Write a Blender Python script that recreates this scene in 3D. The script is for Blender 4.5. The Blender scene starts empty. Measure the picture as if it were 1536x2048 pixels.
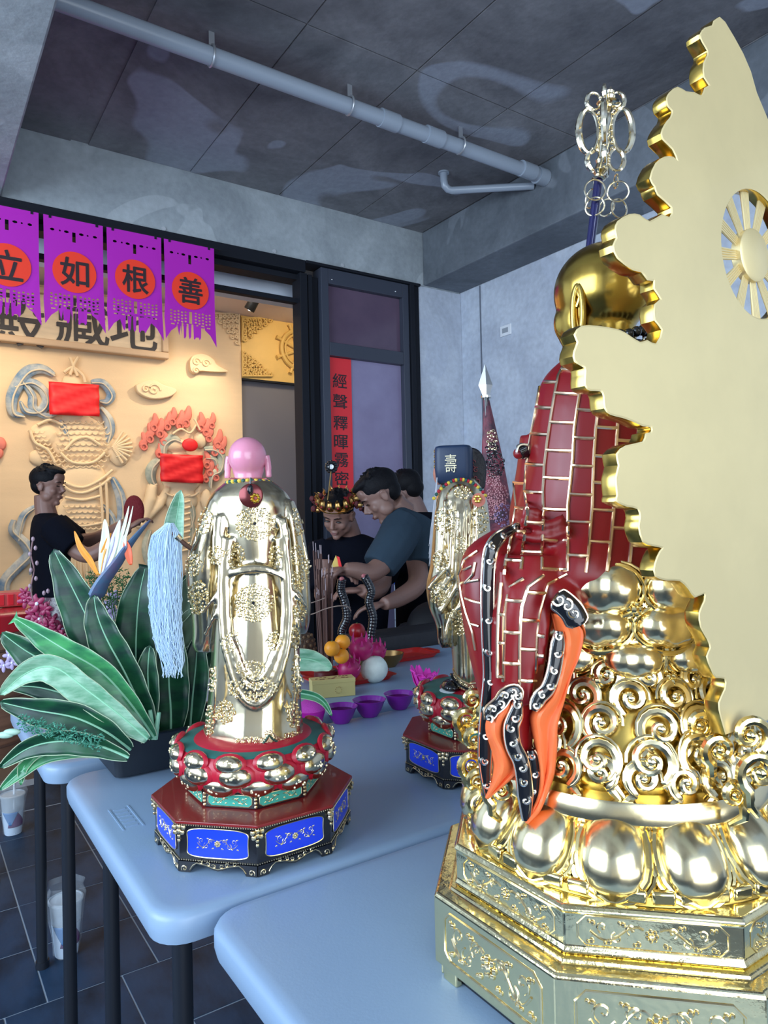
import bpy, bmesh, math, random
from mathutils import Vector, Matrix
from mathutils.bvhtree import BVHTree
from math import sin, cos, pi, radians, sqrt, atan2
random.seed(7)
S = bpy.context.scene
COL = S.collection
# ---------------------------------------------------------------- camera
F = 1422.06; YAW, PIT, ROL = radians(34.0235), radians(0.7615), radians(-1.2564)
CAM = Vector((0, 0, 1.29))
_fw = Vector((sin(YAW)*cos(PIT), cos(YAW)*cos(PIT), sin(PIT)))
_r0 = Vector((cos(YAW), -sin(YAW), 0)); _u0 = _r0.cross(_fw)
_r = cos(ROL)*_r0 + sin(ROL)*_u0; _u = -sin(ROL)*_r0 + cos(ROL)*_u0
cd = bpy.data.cameras.new('camera'); cam = bpy.data.objects.new('camera', cd); COL.objects.link(cam)
cd.sensor_fit = 'VERTICAL'; cd.sensor_height = 36; cd.lens = F/2048*36; cd.clip_start = .02
M = Matrix.Identity(4)
for i in range(3):
    M[i][0] = _r[i]; M[i][1] = _u[i]; M[i][2] = -_fw[i]; M[i][3] = CAM[i]
cam.matrix_world = M
S.camera = cam
S.view_settings.view_transform = 'Standard'; S.view_settings.look = 'None'
S.view_settings.gamma = 1; S.view_settings.use_curve_mapping = False
S.view_settings.exposure = 0.32
# ---------------------------------------------------------------- world + lights
W = bpy.data.worlds.new('sky'); S.world = W; W.use_nodes = True
wn = W.node_tree.nodes; wl = W.node_tree.links
bg = wn['Background']; tc = wn.new('ShaderNodeTexCoord'); sp = wn.new('ShaderNodeSeparateXYZ'); cr = wn.new('ShaderNodeValToRGB')
wl.new(tc.outputs['Generated'], sp.inputs[0]); wl.new(sp.outputs['Z'], cr.inputs[0]); wl.new(cr.outputs[0], bg.inputs[0])
cr.color_ramp.elements[0].position = .0; cr.color_ramp.elements[0].color = (.55, .62, .70, 1)
cr.color_ramp.elements[1].position = .7; cr.color_ramp.elements[1].color = (.38, .58, 1, 1)
bg.inputs[1].default_value = .6
def area(name, loc, target, sx, sy, power, color):
    l = bpy.data.lights.new(name, 'AREA'); l.shape = 'RECTANGLE'; l.size = sx; l.size_y = sy; l.energy = power; l.color = color
    o = bpy.data.objects.new(name, l); COL.objects.link(o); o.location = loc
    o.rotation_euler = (Vector(target)-Vector(loc)).to_track_quat('-Z', 'Y').to_euler(); return o
def spot(name, loc, target, power, color, ang=70, blend=.6, r=.03):
    l = bpy.data.lights.new(name, 'SPOT'); l.energy = power; l.color = color; l.spot_size = radians(ang); l.spot_blend = blend; l.shadow_soft_size = r
    o = bpy.data.objects.new(name, l); COL.objects.link(o); o.location = loc
    o.rotation_euler = (Vector(target)-Vector(loc)).to_track_quat('-Z', 'Y').to_euler(); return o
area('daylight_opening', (-.3, -2.6, 1.9), (.9, 1.6, 1.0), 3.0, 2.0, 80, (.74, .87, 1))
area('side_fill', (-2.6, 1.4, 2.0), (3.0, 2.4, 2.0), 3.4, 2.0, 165, (.66, .82, 1))  # added fill aimed at the right wall; the left wall is solid
area('ceiling_fill', (.3, -3.2, .1), (.8, .4, 3.3), 4.5, 2.0, 95, (.85, .92, 1))  # added upward fill out of view, brightens the ceiling
# ---------------------------------------------------------------- pixel -> world
def ray(x, y): return _fw + _r*((x-768)/F) - _u*((y-1024)/F)
def PD(x, y, d): return CAM + ray(x, y)*d
def PX(x, y, X): v = ray(x, y); return CAM + v*(X/v.x)
def PY(x, y, Y): v = ray(x, y); return CAM + v*(Y/v.y)
def PZ(x, y, z=.74): v = ray(x, y); return CAM + v*((z-1.29)/v.z)
# ---------------------------------------------------------------- materials
MATS = {}
def mat(name, col, rough=.5, metal=0, bump=0, bscale=40, var=0, vscale=5, col2=None, coat=0, spec=.5, emit=None, es=0, trans=0, alpha=1, stretch=None, bdist=.01, ramp=None):
    if name in MATS: return MATS[name]
    m = bpy.data.materials.new(name); m.use_nodes = True; MATS[name] = m
    n = m.node_tree.nodes; l = m.node_tree.links; b = n['Principled BSDF']
    b.inputs['Base Color'].default_value = (*col, 1); b.inputs['Roughness'].default_value = rough; b.inputs['Metallic'].default_value = metal
    b.inputs['Coat Weight'].default_value = coat; b.inputs['Specular IOR Level'].default_value = spec
    b.inputs['Transmission Weight'].default_value = trans; b.inputs['Alpha'].default_value = alpha
    if emit: b.inputs['Emission Color'].default_value = (*emit, 1); b.inputs['Emission Strength'].default_value = es
    def coords():
        t = n.new('ShaderNodeTexCoord'); mp = n.new('ShaderNodeMapping'); l.new(t.outputs['Object'], mp.inputs[0])
        if stretch: mp.inputs['Scale'].default_value = stretch
        return mp
    if var:
        mp = coords(); no = n.new('ShaderNodeTexNoise'); no.inputs['Scale'].default_value = vscale; no.inputs['Detail'].default_value = 6; no.inputs['Roughness'].default_value = .62
        l.new(mp.outputs[0], no.inputs[0]); r = n.new('ShaderNodeValToRGB'); l.new(no.outputs[0], r.inputs[0]); l.new(r.outputs[0], b.inputs['Base Color'])
        c2 = col2 or tuple(c*(1-var) for c in col); lo, hi = ramp or (.38, .62)
        r.color_ramp.elements[0].position = lo; r.color_ramp.elements[1].position = hi
        r.color_ramp.elements[0].color = (*c2, 1); r.color_ramp.elements[1].color = (*col, 1)
    if bump:
        mp = coords(); no = n.new('ShaderNodeTexNoise'); no.inputs['Scale'].default_value = bscale; no.inputs['Detail'].default_value = 4
        l.new(mp.outputs[0], no.inputs[0]); bu = n.new('ShaderNodeBump'); bu.inputs['Strength'].default_value = bump; bu.inputs['Distance'].default_value = bdist
        l.new(no.outputs[0], bu.inputs['Height']); l.new(bu.outputs[0], b.inputs['Normal'])
    return m
def concrete(name, c1, c2, c3, seed=0, scale=1.0):
    m = bpy.data.materials.new(name); m.use_nodes = True; MATS[name] = m
    n = m.node_tree.nodes; l = m.node_tree.links; b = n['Principled BSDF']; b.inputs['Roughness'].default_value = .75
    g = n.new('ShaderNodeNewGeometry'); mp = n.new('ShaderNodeMapping'); l.new(g.outputs['Position'], mp.inputs[0]); mp.inputs['Location'].default_value = (seed, seed*.7, seed*.3)
    n1 = n.new('ShaderNodeTexNoise'); n1.inputs['Scale'].default_value = 1.3*scale; n1.inputs['Detail'].default_value = 8; n1.inputs['Roughness'].default_value = .65; n1.inputs['Distortion'].default_value = .6
    n2 = n.new('ShaderNodeTexNoise'); n2.inputs['Scale'].default_value = .8*scale; n2.inputs['Detail'].default_value = 2; n2.inputs['Distortion'].default_value = 1.5
    n3 = n.new('ShaderNodeTexNoise'); n3.inputs['Scale'].default_value = 30; n3.inputs['Detail'].default_value = 5
    for q in (n1, n2, n3): l.new(mp.outputs[0], q.inputs[0])
    r1 = n.new('ShaderNodeValToRGB'); l.new(n1.outputs[0], r1.inputs[0]); e = r1.color_ramp.elements
    e[0].position = .35; e[0].color = (*c1, 1); e[1].position = .65; e[1].color = (*c2, 1)
    r2 = n.new('ShaderNodeValToRGB'); l.new(n2.outputs[0], r2.inputs[0]); e = r2.color_ramp.elements
    e[0].position = .59; e[0].color = (0, 0, 0, 1); e[1].position = .605; e[1].color = (.7, .7, .7, 1)
    mx = n.new('ShaderNodeMixRGB'); l.new(r2.outputs[0], mx.inputs[0]); l.new(r1.outputs[0], mx.inputs[1]); mx.inputs[2].default_value = (*c3, 1)
    m3 = n.new('ShaderNodeMixRGB'); m3.blend_type = 'MULTIPLY'; m3.inputs[0].default_value = .35; l.new(mx.outputs[0], m3.inputs[1]); l.new(n3.outputs[0], m3.inputs[2])
    l.new(m3.outputs[0], b.inputs['Base Color'])
    bu = n.new('ShaderNodeBump'); bu.inputs['Strength'].default_value = .25; bu.inputs['Distance'].default_value = .01; l.new(n3.outputs[0], bu.inputs['Height']); l.new(bu.outputs[0], b.inputs['Normal'])
    return m
# ---------------------------------------------------------------- geometry collector
ORG = {}
class G:
    def __init__(s): s.V = []; s.F = []
    def add(s, V, Fc):
        k = len(s.V); s.V += [Vector(v) for v in V]; s.F += [tuple(i+k for i in f) for f in Fc]; return s
    def box(s, lo, hi, mtx=None):
        (a, b, c), (d, e, f) = lo, hi
        V = [(a,b,c),(d,b,c),(d,e,c),(a,e,c),(a,b,f),(d,b,f),(d,e,f),(a,e,f)]
        if mtx: V = [mtx @ Vector(v) for v in V]
        return s.add(V, [(0,3,2,1),(4,5,6,7),(0,1,5,4),(1,2,6,5),(2,3,7,6),(3,0,4,7)])
    def tube(s, pts, r, n=8, closed=False, flat=1, up=None):
        pts = [Vector(p) for p in pts]; m = len(pts); R = r if hasattr(r, '__len__') else [r]*m
        T = []
        for i in range(m):
            a = pts[(i-1) % m] if (closed or i > 0) else pts[0]; b = pts[(i+1) % m] if (closed or i < m-1) else pts[-1]
            t = (b-a); T.append(t.normalized() if t.length > 1e-9 else Vector((0,0,1)))
        nrm = Vector(up) if up else (Vector((0,0,1)) if abs(T[0].z) < .9 else Vector((1,0,0)))
        nrm = (nrm - T[0]*nrm.dot(T[0])).normalized(); V = []
        for i in range(m):
            if up: nrm = Vector(up)
            nrm = nrm - T[i]*nrm.dot(T[i]); nrm = nrm.normalized() if nrm.length > 1e-6 else T[i].orthogonal().normalized()
            bn = T[i].cross(nrm)
            for k in range(n):
                a = 2*pi*k/n; V.append(pts[i] + (nrm*cos(a)*flat + bn*sin(a))*R[i])
        Fc = []
        for i in range(m if closed else m-1):
            j = (i+1) % m
            for k in range(n): Fc.append((i*n+k, i*n+(k+1) % n, j*n+(k+1) % n, j*n+k))
        if not closed: Fc += [tuple(reversed(range(n))), tuple((m-1)*n+k for k in range(n))]
        return s.add(V, Fc)
    def cyl(s, a, b, r, r2=None, n=16): return s.tube([a, b], [r, r if r2 is None else r2], n)
    def lathe(s, prof, c=(0,0,0), n=32, axis=None):
        V = []; c = Vector(c); Q = Vector((0,0,1)).rotation_difference(Vector(axis)) if axis else None
        for r, z in prof:
            for k in range(n):
                a = 2*pi*k/n; v = Vector((r*cos(a), r*sin(a), z)); V.append(c + (Q @ v if Q else v))
        m = len(prof); Fc = [(i*n+k, i*n+(k+1) % n, (i+1)*n+(k+1) % n, (i+1)*n+k) for i in range(m-1) for k in range(n)]
        if prof[0][0] > 1e-5: Fc.append(tuple(reversed(range(n))))
        if prof[-1][0] > 1e-5: Fc.append(tuple((m-1)*n+k for k in range(n)))
        return s.add(V, Fc)
    def blob(s, c, r, n=10, m=7, rot=None):
        c = Vector(c); r = (r,)*3 if not hasattr(r, '__len__') else r; V = [];
        for i in range(m+1):
            th = pi*i/m
            for k in range(n if 0 < i < m else 1):
                a = 2*pi*k/n; v = Vector((sin(th)*cos(a)*r[0], sin(th)*sin(a)*r[1], cos(th)*r[2])); V.append(c + (rot @ v if rot else v))
        Fc = []; o = lambda i, k: 0 if i == 0 else (1+(m-1)*n if i == m else 1+(i-1)*n+k % n)
        for i in range(m):
            for k in range(n):
                if i == 0: Fc.append((o(0,0), o(1,k), o(1,k+1)))
                elif i == m-1: Fc.append((o(i,k), o(m,0), o(i,k+1)))
                else: Fc.append((o(i,k), o(i+1,k), o(i+1,k+1), o(i,k+1)))
        return s.add(V, Fc)
    def torus(s, c, R, r, axis=(0,0,1), n=24, k=8, a0=0, a1=2*pi, sq=1):
        Q = Vector((0,0,1)).rotation_difference(Vector(axis)); c = Vector(c); full = abs(a1-a0-2*pi) < 1e-6
        P = [c + Q @ Vector((R*cos(a0+(a1-a0)*i/n), R*sq*sin(a0+(a1-a0)*i/n), 0)) for i in range(n if full else n+1)]
        return s.tube(P, r, k, closed=full)
    def rings(s, R, closed=True, cap=True):
        n = len(R[0]); V = [v for r in R for v in r]; Fc = []
        for i in range(len(R)-1):
            for k in range(n if closed else n-1): Fc.append((i*n+k, i*n+(k+1) % n, (i+1)*n+(k+1) % n, (i+1)*n+k))
        if cap and closed: Fc += [tuple(reversed(range(n))), tuple((len(R)-1)*n+k for k in range(n))]
        return s.add(V, Fc)
    def prism(s, outline, o, ex, ey, ez, t):
        # outline: 2-D points; o + ex*x + ey*y, extruded by ez*t
        o, ex, ey, ez = Vector(o), Vector(ex), Vector(ey), Vector(ez); n = len(outline)
        A = [o + ex*x + ey*y for x, y in outline]; B = [p + ez*t for p in A]
        return s.add(A+B, [tuple(range(n)), tuple(reversed(range(n, 2*n)))] + [(i, n+i, n+(i+1) % n, (i+1) % n) for i in range(n)])
    def build(s, name, m, parent=None, smooth=True, bevel=0, remesh=0, sm=0, subd=0, solid=0, kind=None, bseg=2, ang=40):
        me = bpy.data.meshes.new(name)
        if parent is not None: org = ORG[parent.name]
        else:
            xs = [v.x for v in s.V]; ys = [v.y for v in s.V]; zs = [v.z for v in s.V]
            org = Vector(((min(xs)+max(xs))/2, (min(ys)+max(ys))/2, min(zs)))
        me.from_pydata([v-org for v in s.V], [], s.F); me.update()
        bm = bmesh.new(); bm.from_mesh(me); bmesh.ops.recalc_face_normals(bm, faces=bm.faces)
        bm.to_mesh(me); bm.free()
        if smooth: me.polygons.foreach_set('use_smooth', [True]*len(me.polygons))
        me.materials.append(m)
        o = bpy.data.objects.new(name, me); COL.objects.link(o)
        if parent is not None: o.parent = parent
        else: o.location = org
        ORG[o.name] = org
        if bevel:
            d = o.modifiers.new('bevel', 'BEVEL'); d.width = bevel; d.segments = bseg; d.limit_method = 'ANGLE'; d.angle_limit = radians(30)
        if remesh:
            d = o.modifiers.new('remesh', 'REMESH'); d.mode = 'VOXEL'; d.voxel_size = remesh; d.use_smooth_shade = True
            if sm: d = o.modifiers.new('smooth', 'SMOOTH'); d.iterations = sm; d.factor = .5
        if subd: d = o.modifiers.new('sub', 'SUBSURF'); d.levels = subd; d.render_levels = subd
        if solid: d = o.modifiers.new('solid', 'SOLIDIFY'); d.thickness = solid; d.offset = 0
        if smooth and not remesh and not subd:
            try: me.set_sharp_from_angle(angle=radians(ang))
            except Exception: pass
        if kind: o['kind'] = kind
        return o
def tag(o, label=None, cat=None, group=None, kind=None):
    if label: o['label'] = label
    if cat: o['category'] = cat
    if group: o['group'] = group
    if kind: o['kind'] = kind
    return o
def thing(name, label, cat, loc, group=None):
    o = bpy.data.objects.new(name, None); COL.objects.link(o); o.location = loc; o.empty_display_size = .05
    ORG[o.name] = Vector(loc); return tag(o, label, cat, group)
def struct(o): o['kind'] = 'structure'; return o
def copy_tree(o, loc=None, rz=0, parent=None, label=None, scale=None):
    c = o.copy(); COL.objects.link(c); c.parent = parent
    if loc is not None: c.location = loc; c.rotation_euler = (0, 0, rz)
    if scale: c.scale = (scale,)*3
    if label: c['label'] = label
    for ch in o.children: copy_tree(ch, parent=c)
    return c
def lerp(a, b, t): return a+(b-a)*t
def spline(P, n):
    # Catmull-Rom through vectors/tuples, n samples per span
    P = [Vector(p) for p in P]; out = []
    for i in range(len(P)-1):
        a = P[max(i-1, 0)]; b = P[i]; c = P[i+1]; d = P[min(i+2, len(P)-1)]
        for k in range(n):
            t = k/n; out.append(.5*((2*b)+(c-a)*t+(2*a-5*b+4*c-d)*t*t+(3*b-a-3*c+d)*t**3))
    return out+[P[-1]]
def sp1(P, n):
    return [tuple(v) for v in spline([Vector((*p, 0)) if len(p) == 2 else Vector(p) for p in P], n)]
def interp(tab, x):
    if x <= tab[0][0]: return tab[0][1]
    for (a, p), (b, q) in zip(tab, tab[1:]):
        if x <= b: return p + (q-p)*(x-a)/(b-a)
    return tab[-1][1]
def bvh(g): return BVHTree.FromPolygons([tuple(v) for v in g.V], g.F)
def hit(bv, x, y, off=0):
    v = ray(x, y).normalized(); h = bv.ray_cast(CAM, v)
    if h[0] is None: return None, None
    nrm = h[1] if h[1].dot(v) < 0 else -h[1]
    return h[0]+nrm*off, nrm
def hitline(bv, pts, off=0, step=10):
    # pixels -> points lying on the surface, resampled
    out = []
    for (x0, y0), (x1, y1) in zip(pts, pts[1:]):
        k = max(1, int(math.hypot(x1-x0, y1-y0)/step))
        for i in range(k + (1 if (x1, y1) == pts[-1] else 0)):
            p, nn = hit(bv, x0+(x1-x0)*i/k, y0+(y1-y0)*i/k, off)
            if p: out.append(p)
    return out
_font = None
def text_mesh(ch, size, thick, bold=.0):
    cu = bpy.data.curves.new('t', 'FONT'); cu.body = ch; cu.size = size; cu.extrude = thick; cu.offset = bold; cu.align_x = 'CENTER'; cu.align_y = 'CENTER'; cu.resolution_u = 3
    to = bpy.data.objects.new('t', cu); COL.objects.link(to); bpy.context.view_layer.update()
    dg = bpy.context.evaluated_depsgraph_get(); me = to.evaluated_get(dg).to_mesh()
    V = [v.co.copy() for v in me.vertices]; Fc = [tuple(p.vertices) for p in me.polygons]; to.evaluated_get(dg).to_mesh_clear()
    bpy.data.objects.remove(to); bpy.data.curves.remove(cu)
    xs = [v.x for v in V] or [0]; ys = [v.y for v in V] or [0]; cx = (min(xs)+max(xs))/2; cy = (min(ys)+max(ys))/2
    return [Vector((v.x-cx, v.y-cy, v.z)) for v in V], Fc, (max(xs)-min(xs), max(ys)-min(ys))
def add_text(g, ch, c, ex, ey, ez, w, h, thick=.001, bold=0):
    # bold: the glyph is laid down again with small shifts, like a broad brush
    V, Fc, (tw, th) = text_mesh(ch, 1, .5, 0); c, ex, ey, ez = Vector(c), Vector(ex), Vector(ey), Vector(ez)
    for i, (dx, dy) in enumerate([(0, 0)] + ([(bold, 0), (-bold, 0), (0, bold), (0, -bold), (bold*.7, bold*.7), (-bold*.7, -bold*.7)] if bold else [])):
        g.add([c + ex*(v.x*w/max(tw, 1e-6)+dx*w) + ey*(v.y*h/max(th, 1e-6)+dy*h) + ez*(v.z*(2+.02*i)*thick) for v in V], Fc)
# ================================================================ SETTING
ceil_m = concrete('ceiling_concrete', (.13,.13,.145), (.33,.33,.35), (.42,.46,.55), 3, 1.0)
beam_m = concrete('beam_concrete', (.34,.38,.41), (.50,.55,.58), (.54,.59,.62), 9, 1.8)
beam2_m = concrete('beam_concrete_shaded', (.13,.15,.175), (.22,.25,.285), (.26,.29,.33), 14, 1.6)  # right beam: staining plus its shaded side, put into a darker colour
wall_m = concrete('wall_concrete', (.55,.60,.70), (.72,.78,.88), (.62,.68,.80), 5, 2.2)
black_m = mat('black_frame', (.010,.012,.018), .6, spec=.2)
frame_m = mat('anthracite_aluminium', (.045,.052,.075), .4)
CZ, BZ, YW, XR = 3.29, 2.915, 3.9, 3.0
# ceiling: slab with formwork panels cast as parts
g = G().box((-3.2, -1.7, CZ+.006), (4.2, 3.9, CZ+.15)); ceiling = struct(g.build('ceiling', ceil_m, None, False))
xs = [-3.2, -2.5, -1.95, -1.4, -.85, -.3, .2, .735, .815, 1.36, 1.91, 2.46, 3.0, 3.4]; ys = [-1.7, -.31, 1.09, 2.49, 3.9]
for i in range(len(xs)-1):
    for j in range(len(ys)-1):
        dz = random.uniform(0, .004)
        if xs[i] == .735: dz = -.012
        G().box((xs[i]+.0035, ys[j]+.0035, CZ-dz), (xs[i+1]-.0035, ys[j+1]-.0035, CZ+.012)).build('ceiling_panel', ceil_m, ceiling, False)
# beams
struct(G().box((.41, YW, BZ), (3.338, YW+.25, CZ+.02)).build('trim_1', beam_m, None, False, bevel=.008))
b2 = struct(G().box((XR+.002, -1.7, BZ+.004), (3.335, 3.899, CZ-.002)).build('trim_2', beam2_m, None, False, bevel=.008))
struct(G().box((-.3, -1.7, BZ-.001), (.41, YW+.25, CZ-.002)).build('trim_3', beam_m, None, False, bevel=.008))
tie_m = mat('tie_hole_plug', (.45,.47,.5), .6)
for (x, y) in [(63,409), (327,458), (548,503), (684,531), (57+26,250+165)][:4]:
    p = PY(x, y, YW); G().cyl(p+Vector((0,-.006,0)), p+Vector((0,.01,0)), .012, n=14).build('tie_hole', tie_m, bpy.data.objects['trim_1'])
# walls
struct(G().box((3.34, -1.7, 0), (3.55, 4.1, CZ)).build('wall_right', wall_m, None, False))
for x, y in [(965,600), (965,700)]: pass
pr = PX(962, 640, 3.34)
G().box((3.333, pr.y-.004, .8), (3.342, pr.y+.004, BZ)).build('wall_joint', mat('joint_dark', (.16,.18,.22), .8), bpy.data.objects['wall_right'], False)
struct(G().box((2.96, YW, 0), (3.338, YW+.2, BZ-.002)).build('wall_back', wall_m, None, False))
struct(G().box((-3.2, YW, 0), (-.9, YW+.25, CZ)).build('wall_left_back', wall_m, None, False))
struct(G().box((-3.4, -1.7, 0), (-3.2, 4.15, CZ)).build('wall_left', wall_m, None, False))
# floor: base with slate tiles
base_m = mat('grout', (.25,.30,.36), .8)
slate = mat('slate_tile', (.020,.045,.09), .5, spec=.18, var=.6, vscale=5, col2=(.005,.011,.022), bump=.6, bscale=9, stretch=(1,.5,1))
fl = struct(G().box((-3.2, -6, -.1), (7, 4.1, -.0016)).build('floor', base_m, None, False))
tile_me = None; cnt = 0
for j in range(-1, 8):
    y0 = 2.15 + (j-3)*.3; off = .31 if (j % 2 or j >= 3) else .205
    if j == 2: off = .505-.3
    for i in range(-5, 7):
        x0 = off + i*.3
        if tile_me is None:
            t = G().box((x0+.0025, y0+.0025, -.012), (x0+.2975, y0+.2975, 0)).build('floor_tile', slate, fl, False, bevel=.0008); tile_me = t; t0 = (x0, y0)
        else:
            t = tile_me.copy(); COL.objects.link(t); t.location = (x0-t0[0], y0-t0[1], random.uniform(-.0005, .0004))
# neighbouring floor beyond the laid tiles
for lo, hi in [((-3.2,-6,-.0015),(-1.3,3.9,-.0005)), ((-1.3,-6,-.0015),(3.4,.93,-.0005)), ((2.45,.93,-.0015),(3.4,3.9,-.0005)), ((-3.2,3.66,-.0015),(3.4,4.0,-.0005))]:
    G().box(lo, hi).build('floor_surface', slate, fl, False)
# ---------------- door / window frame in the back wall
def fr(name, parent, x0, x1, z0, z1, m, y0=YW-.02, y1=YW+.09, bev=.003): return G().box((x0, y0, z0), (x1, y1, z1)).build(name, m, parent, False, bevel=bev)
dr = bpy.data.objects.new('door_1', None); COL.objects.link(dr); dr.location = (1.0, YW, 0); ORG['door_1'] = Vector((1.0, YW, 0)); struct(dr)
fr('head_rail', dr, -.9, 2.07, 2.838, BZ-.003, black_m, YW-.03)
fr('head_track', dr, -.9, 2.07, 2.80, 2.835, black_m, YW+.02, YW+.13)
fr('jamb', dr, 2.035, 2.085, 0, 2.836, black_m, YW-.02); fr('jamb', dr, 2.095, 2.125, 0, 2.836, black_m, YW-.01)
fr('sliding_stile', dr, 2.128, 2.18, 0, 2.836, black_m, YW+.02, YW+.1)
fr('transom_rail', dr, -.9, 2.05, 2.655, 2.685, black_m, YW+.02, YW+.07)
wd = bpy.data.objects.new('window_1', None); COL.objects.link(wd); wd.location = (2.5, YW, 0); ORG['window_1'] = Vector((2.5, YW, 0)); struct(wd)
fr('frame_post', wd, 2.183, 2.235, 0, 2.895, frame_m); fr('frame_post', wd, 2.81, 2.86, 0, 2.895, frame_m)
fr('frame_head', wd, 2.236, 2.809, 2.80, 2.895, frame_m); fr('frame_transom', wd, 2.236, 2.809, 2.345, 2.43, frame_m); fr('frame_sill', wd, 2.236, 2.809, 0, .08, frame_m)
fr('outer_frame', wd, 2.865, 2.90, 0, 2.90, black_m, YW-.035); fr('outer_frame', wd, 2.91, 2.955, 0, 2.905, black_m, YW-.01)
fr('outer_head', wd, 2.073, 2.955, 2.897, BZ-.001, black_m, YW-.035)
gl1 = mat('tinted_glass_dark', (.13,.085,.13), .18, spec=.6, var=.35, vscale=1.2, col2=(.09,.06,.10)); gl2 = mat('tinted_glass_lilac', (.30,.27,.42), .22, spec=.6, var=.3, vscale=1.0, col2=(.22,.18,.30))
fr('pane', wd, 2.236, 2.809, 2.431, 2.799, gl1, YW+.02, YW+.03, 0); fr('pane', wd, 2.236, 2.809, .081, 2.344, gl2, YW+.02, YW+.03, 0)
scr = mat('screw_steel', (.8,.8,.8), .3, 1)
for x, y in [(664,559), (791,583)]:
    p = PY(x, y, YW-.02); G().blob(p, .006, 8, 6).build('screw', scr, wd)
# ---------------- inner hall beyond the door
beige = mat('relief_plaster', (.80,.60,.38), .7, var=.08, vscale=3, bump=.15, bscale=160, stretch=(.3,1,2))
gold_wall = mat('gold_panel_plaster', (.80,.52,.16), .5, var=.1, vscale=4)
YT = 6.5
struct(G().box((-2.6, YT, 0), (2.745, YT+.2, 3.6)).build('wall_hall_back', beige, None, False))
struct(G().box((2.75, YT, 2.72), (6.2, YT+.2, 3.6)).build('wall_hall_upper', gold_wall, None, False))
struct(G().box((2.75, YT-.012, 2.70), (6.2, YT+.02, 2.72)).build('trim_4', black_m, None, False))
struct(G().box((2.746, YT+.06, 0), (6.2, YT+.16, 2.72)).build('wall_hall_recess', mat('grey_recess', (.17,.165,.19), .6), None, False))
struct(G().box((-2.8, 4.15, 0), (-2.6, YT+.2, 3.6)).build('wall_hall_left', beige, None, False))
struct(G().box((5.6, 4.15, 0), (5.8, YT+.2, 3.6)).build('wall_hall_right', beige, None, False))
struct(G().box((-2.8, 4.16, 3.335), (6.2, YT+.2, 3.6)).build('ceiling_hall', mat('hall_ceiling_paint', (.75,.66,.66), .7), None, False))
struct(G().box((-2.8, 4.1, -.1), (6.2, YT+.2, -.002)).build('floor_hall', mat('hall_floor', (.06,.045,.04), .5), None, False))
# blue-white block: outdoor reflection in the transom glass, put in as colour
struct(G().box((-1.5, 4.2, 2.76), (3.2, 4.35, 3.334)).build('trim_5', mat('transom_reflection', (.80,.88,1), .6), None, False))
# track spotlights
tm = mat('spot_black', (.02,.02,.02), .4); lamp_m = mat('lamp_glow', (1,1,1), .5, emit=(1,.96,.88), es=14)
def track_spot(p, tgt, n, label):
    t = thing('track_spotlight', label, 'spotlight', (p.x, p.y, 3.335), 'track spotlights in the inner hall')
    G().box((p.x-.22, p.y-.018, 3.31), (p.x+.16, p.y+.018, 3.335)).build('track', tm, t, False)
    G().cyl((p.x, p.y, 3.31), (p.x, p.y, 3.25), .012, n=8).build('bracket', tm, t)
    a = Vector((p.x, p.y, 3.22)); d = (Vector(tgt)-a).normalized()
    G().lathe([(.03,-.06),(.045,-.05),(.048,.06),(.044,.065),(.036,.05)], a, 20, d).build('lamp_head', tm, t)
    G().lathe([(0,.045),(.034,.05),(.036,.062),(0,.068)], a, 20, d).build('bulb', lamp_m, t)
    spot('spot_light', a+d*.09, tgt, n, (1,.80,.55), 95, .9, .05)
pl = PZ(505, 598, 3.26)
track_spot(Vector((pl.x, pl.y, 0)), (2.0, 6.45, 1.9), 40, 'black track spotlight under the hall ceiling, seen through the open door')
for x, lab in ((.55, 'black track spotlight hidden behind the purple paper banners'),):
    track_spot(Vector((x, 5.4, 0)), (.6, 6.45, 1.7), 40, lab)
area('hall_glow', (1.4, 5.2, 3.3), (1.4, 5.4, 0), 3.6, 1.6, 45, (1, .82, .6))
spot('gold_panel_light', (3.2, 5.5, 3.25), (3.3, 6.5, 3.0), 16, (1,.78,.45), 80, .8, .05)
# ---------------- ceiling pipe
pvc = mat('grey_pvc', (.33,.38,.45), .28, spec=.6); stl = mat('hanger_steel', (.6,.62,.65), .4, .8)
PYY, PZZ = 2.735, 3.195
t = thing('ceiling_drain_pipe', 'long grey PVC drain pipe hung under the concrete ceiling', 'pipe', (1.7, PYY, PZZ))
G().cyl((-.29, PYY, PZZ), (2.998, PYY+.02, PZZ), .036, n=24).build('pipe_run', pvc, t)
for x in (1.93, 2.2, 2.85): G().cyl((x-.05, PYY+.01, PZZ), (x+.05, PYY+.012, PZZ), .042, n=24).build('coupling', pvc, t)
G().cyl((2.93, PYY+.02, PZZ), (2.999, PYY+.02, PZZ), .046, n=24).build('end_collar', pvc, t)
for px_, py_ in ((430,100), (703,207), (922,290)):
    x = PZ(px_, py_, PZZ).x
    h = G(); h.torus((x, PYY+.005, PZZ), .040, .005, (1,0,0), 28, 6); h.box((x-.012, PYY-.003, PZZ+.038), (x+.012, PYY+.003, CZ)); h.build('pipe_hanger', stl, t)
a = PZ(884, 345, 3.28); b = PZ(888, 378, 3.19); c = Vector((2.998, 2.84, 3.185))
t = thing('branch_pipe', 'short thin grey elbow pipe dropping from the ceiling beside the long pipe', 'pipe', (b.x, b.y, 3.19))
b = Vector((b.x, b.y, 3.19)); top = Vector((b.x, b.y, CZ+.001))
G().tube([top, b+Vector((0,0,.05)), b+Vector((.006,-.001,.02)), b+Vector((.025,-.005,.003)), b+Vector((.05,-.01,0)), c], .021, 16).build('pipe_run', pvc, t)
G().cyl(top-Vector((0,0,.012)), top, .032, n=20).build('ceiling_collar', pvc, t)
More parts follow.
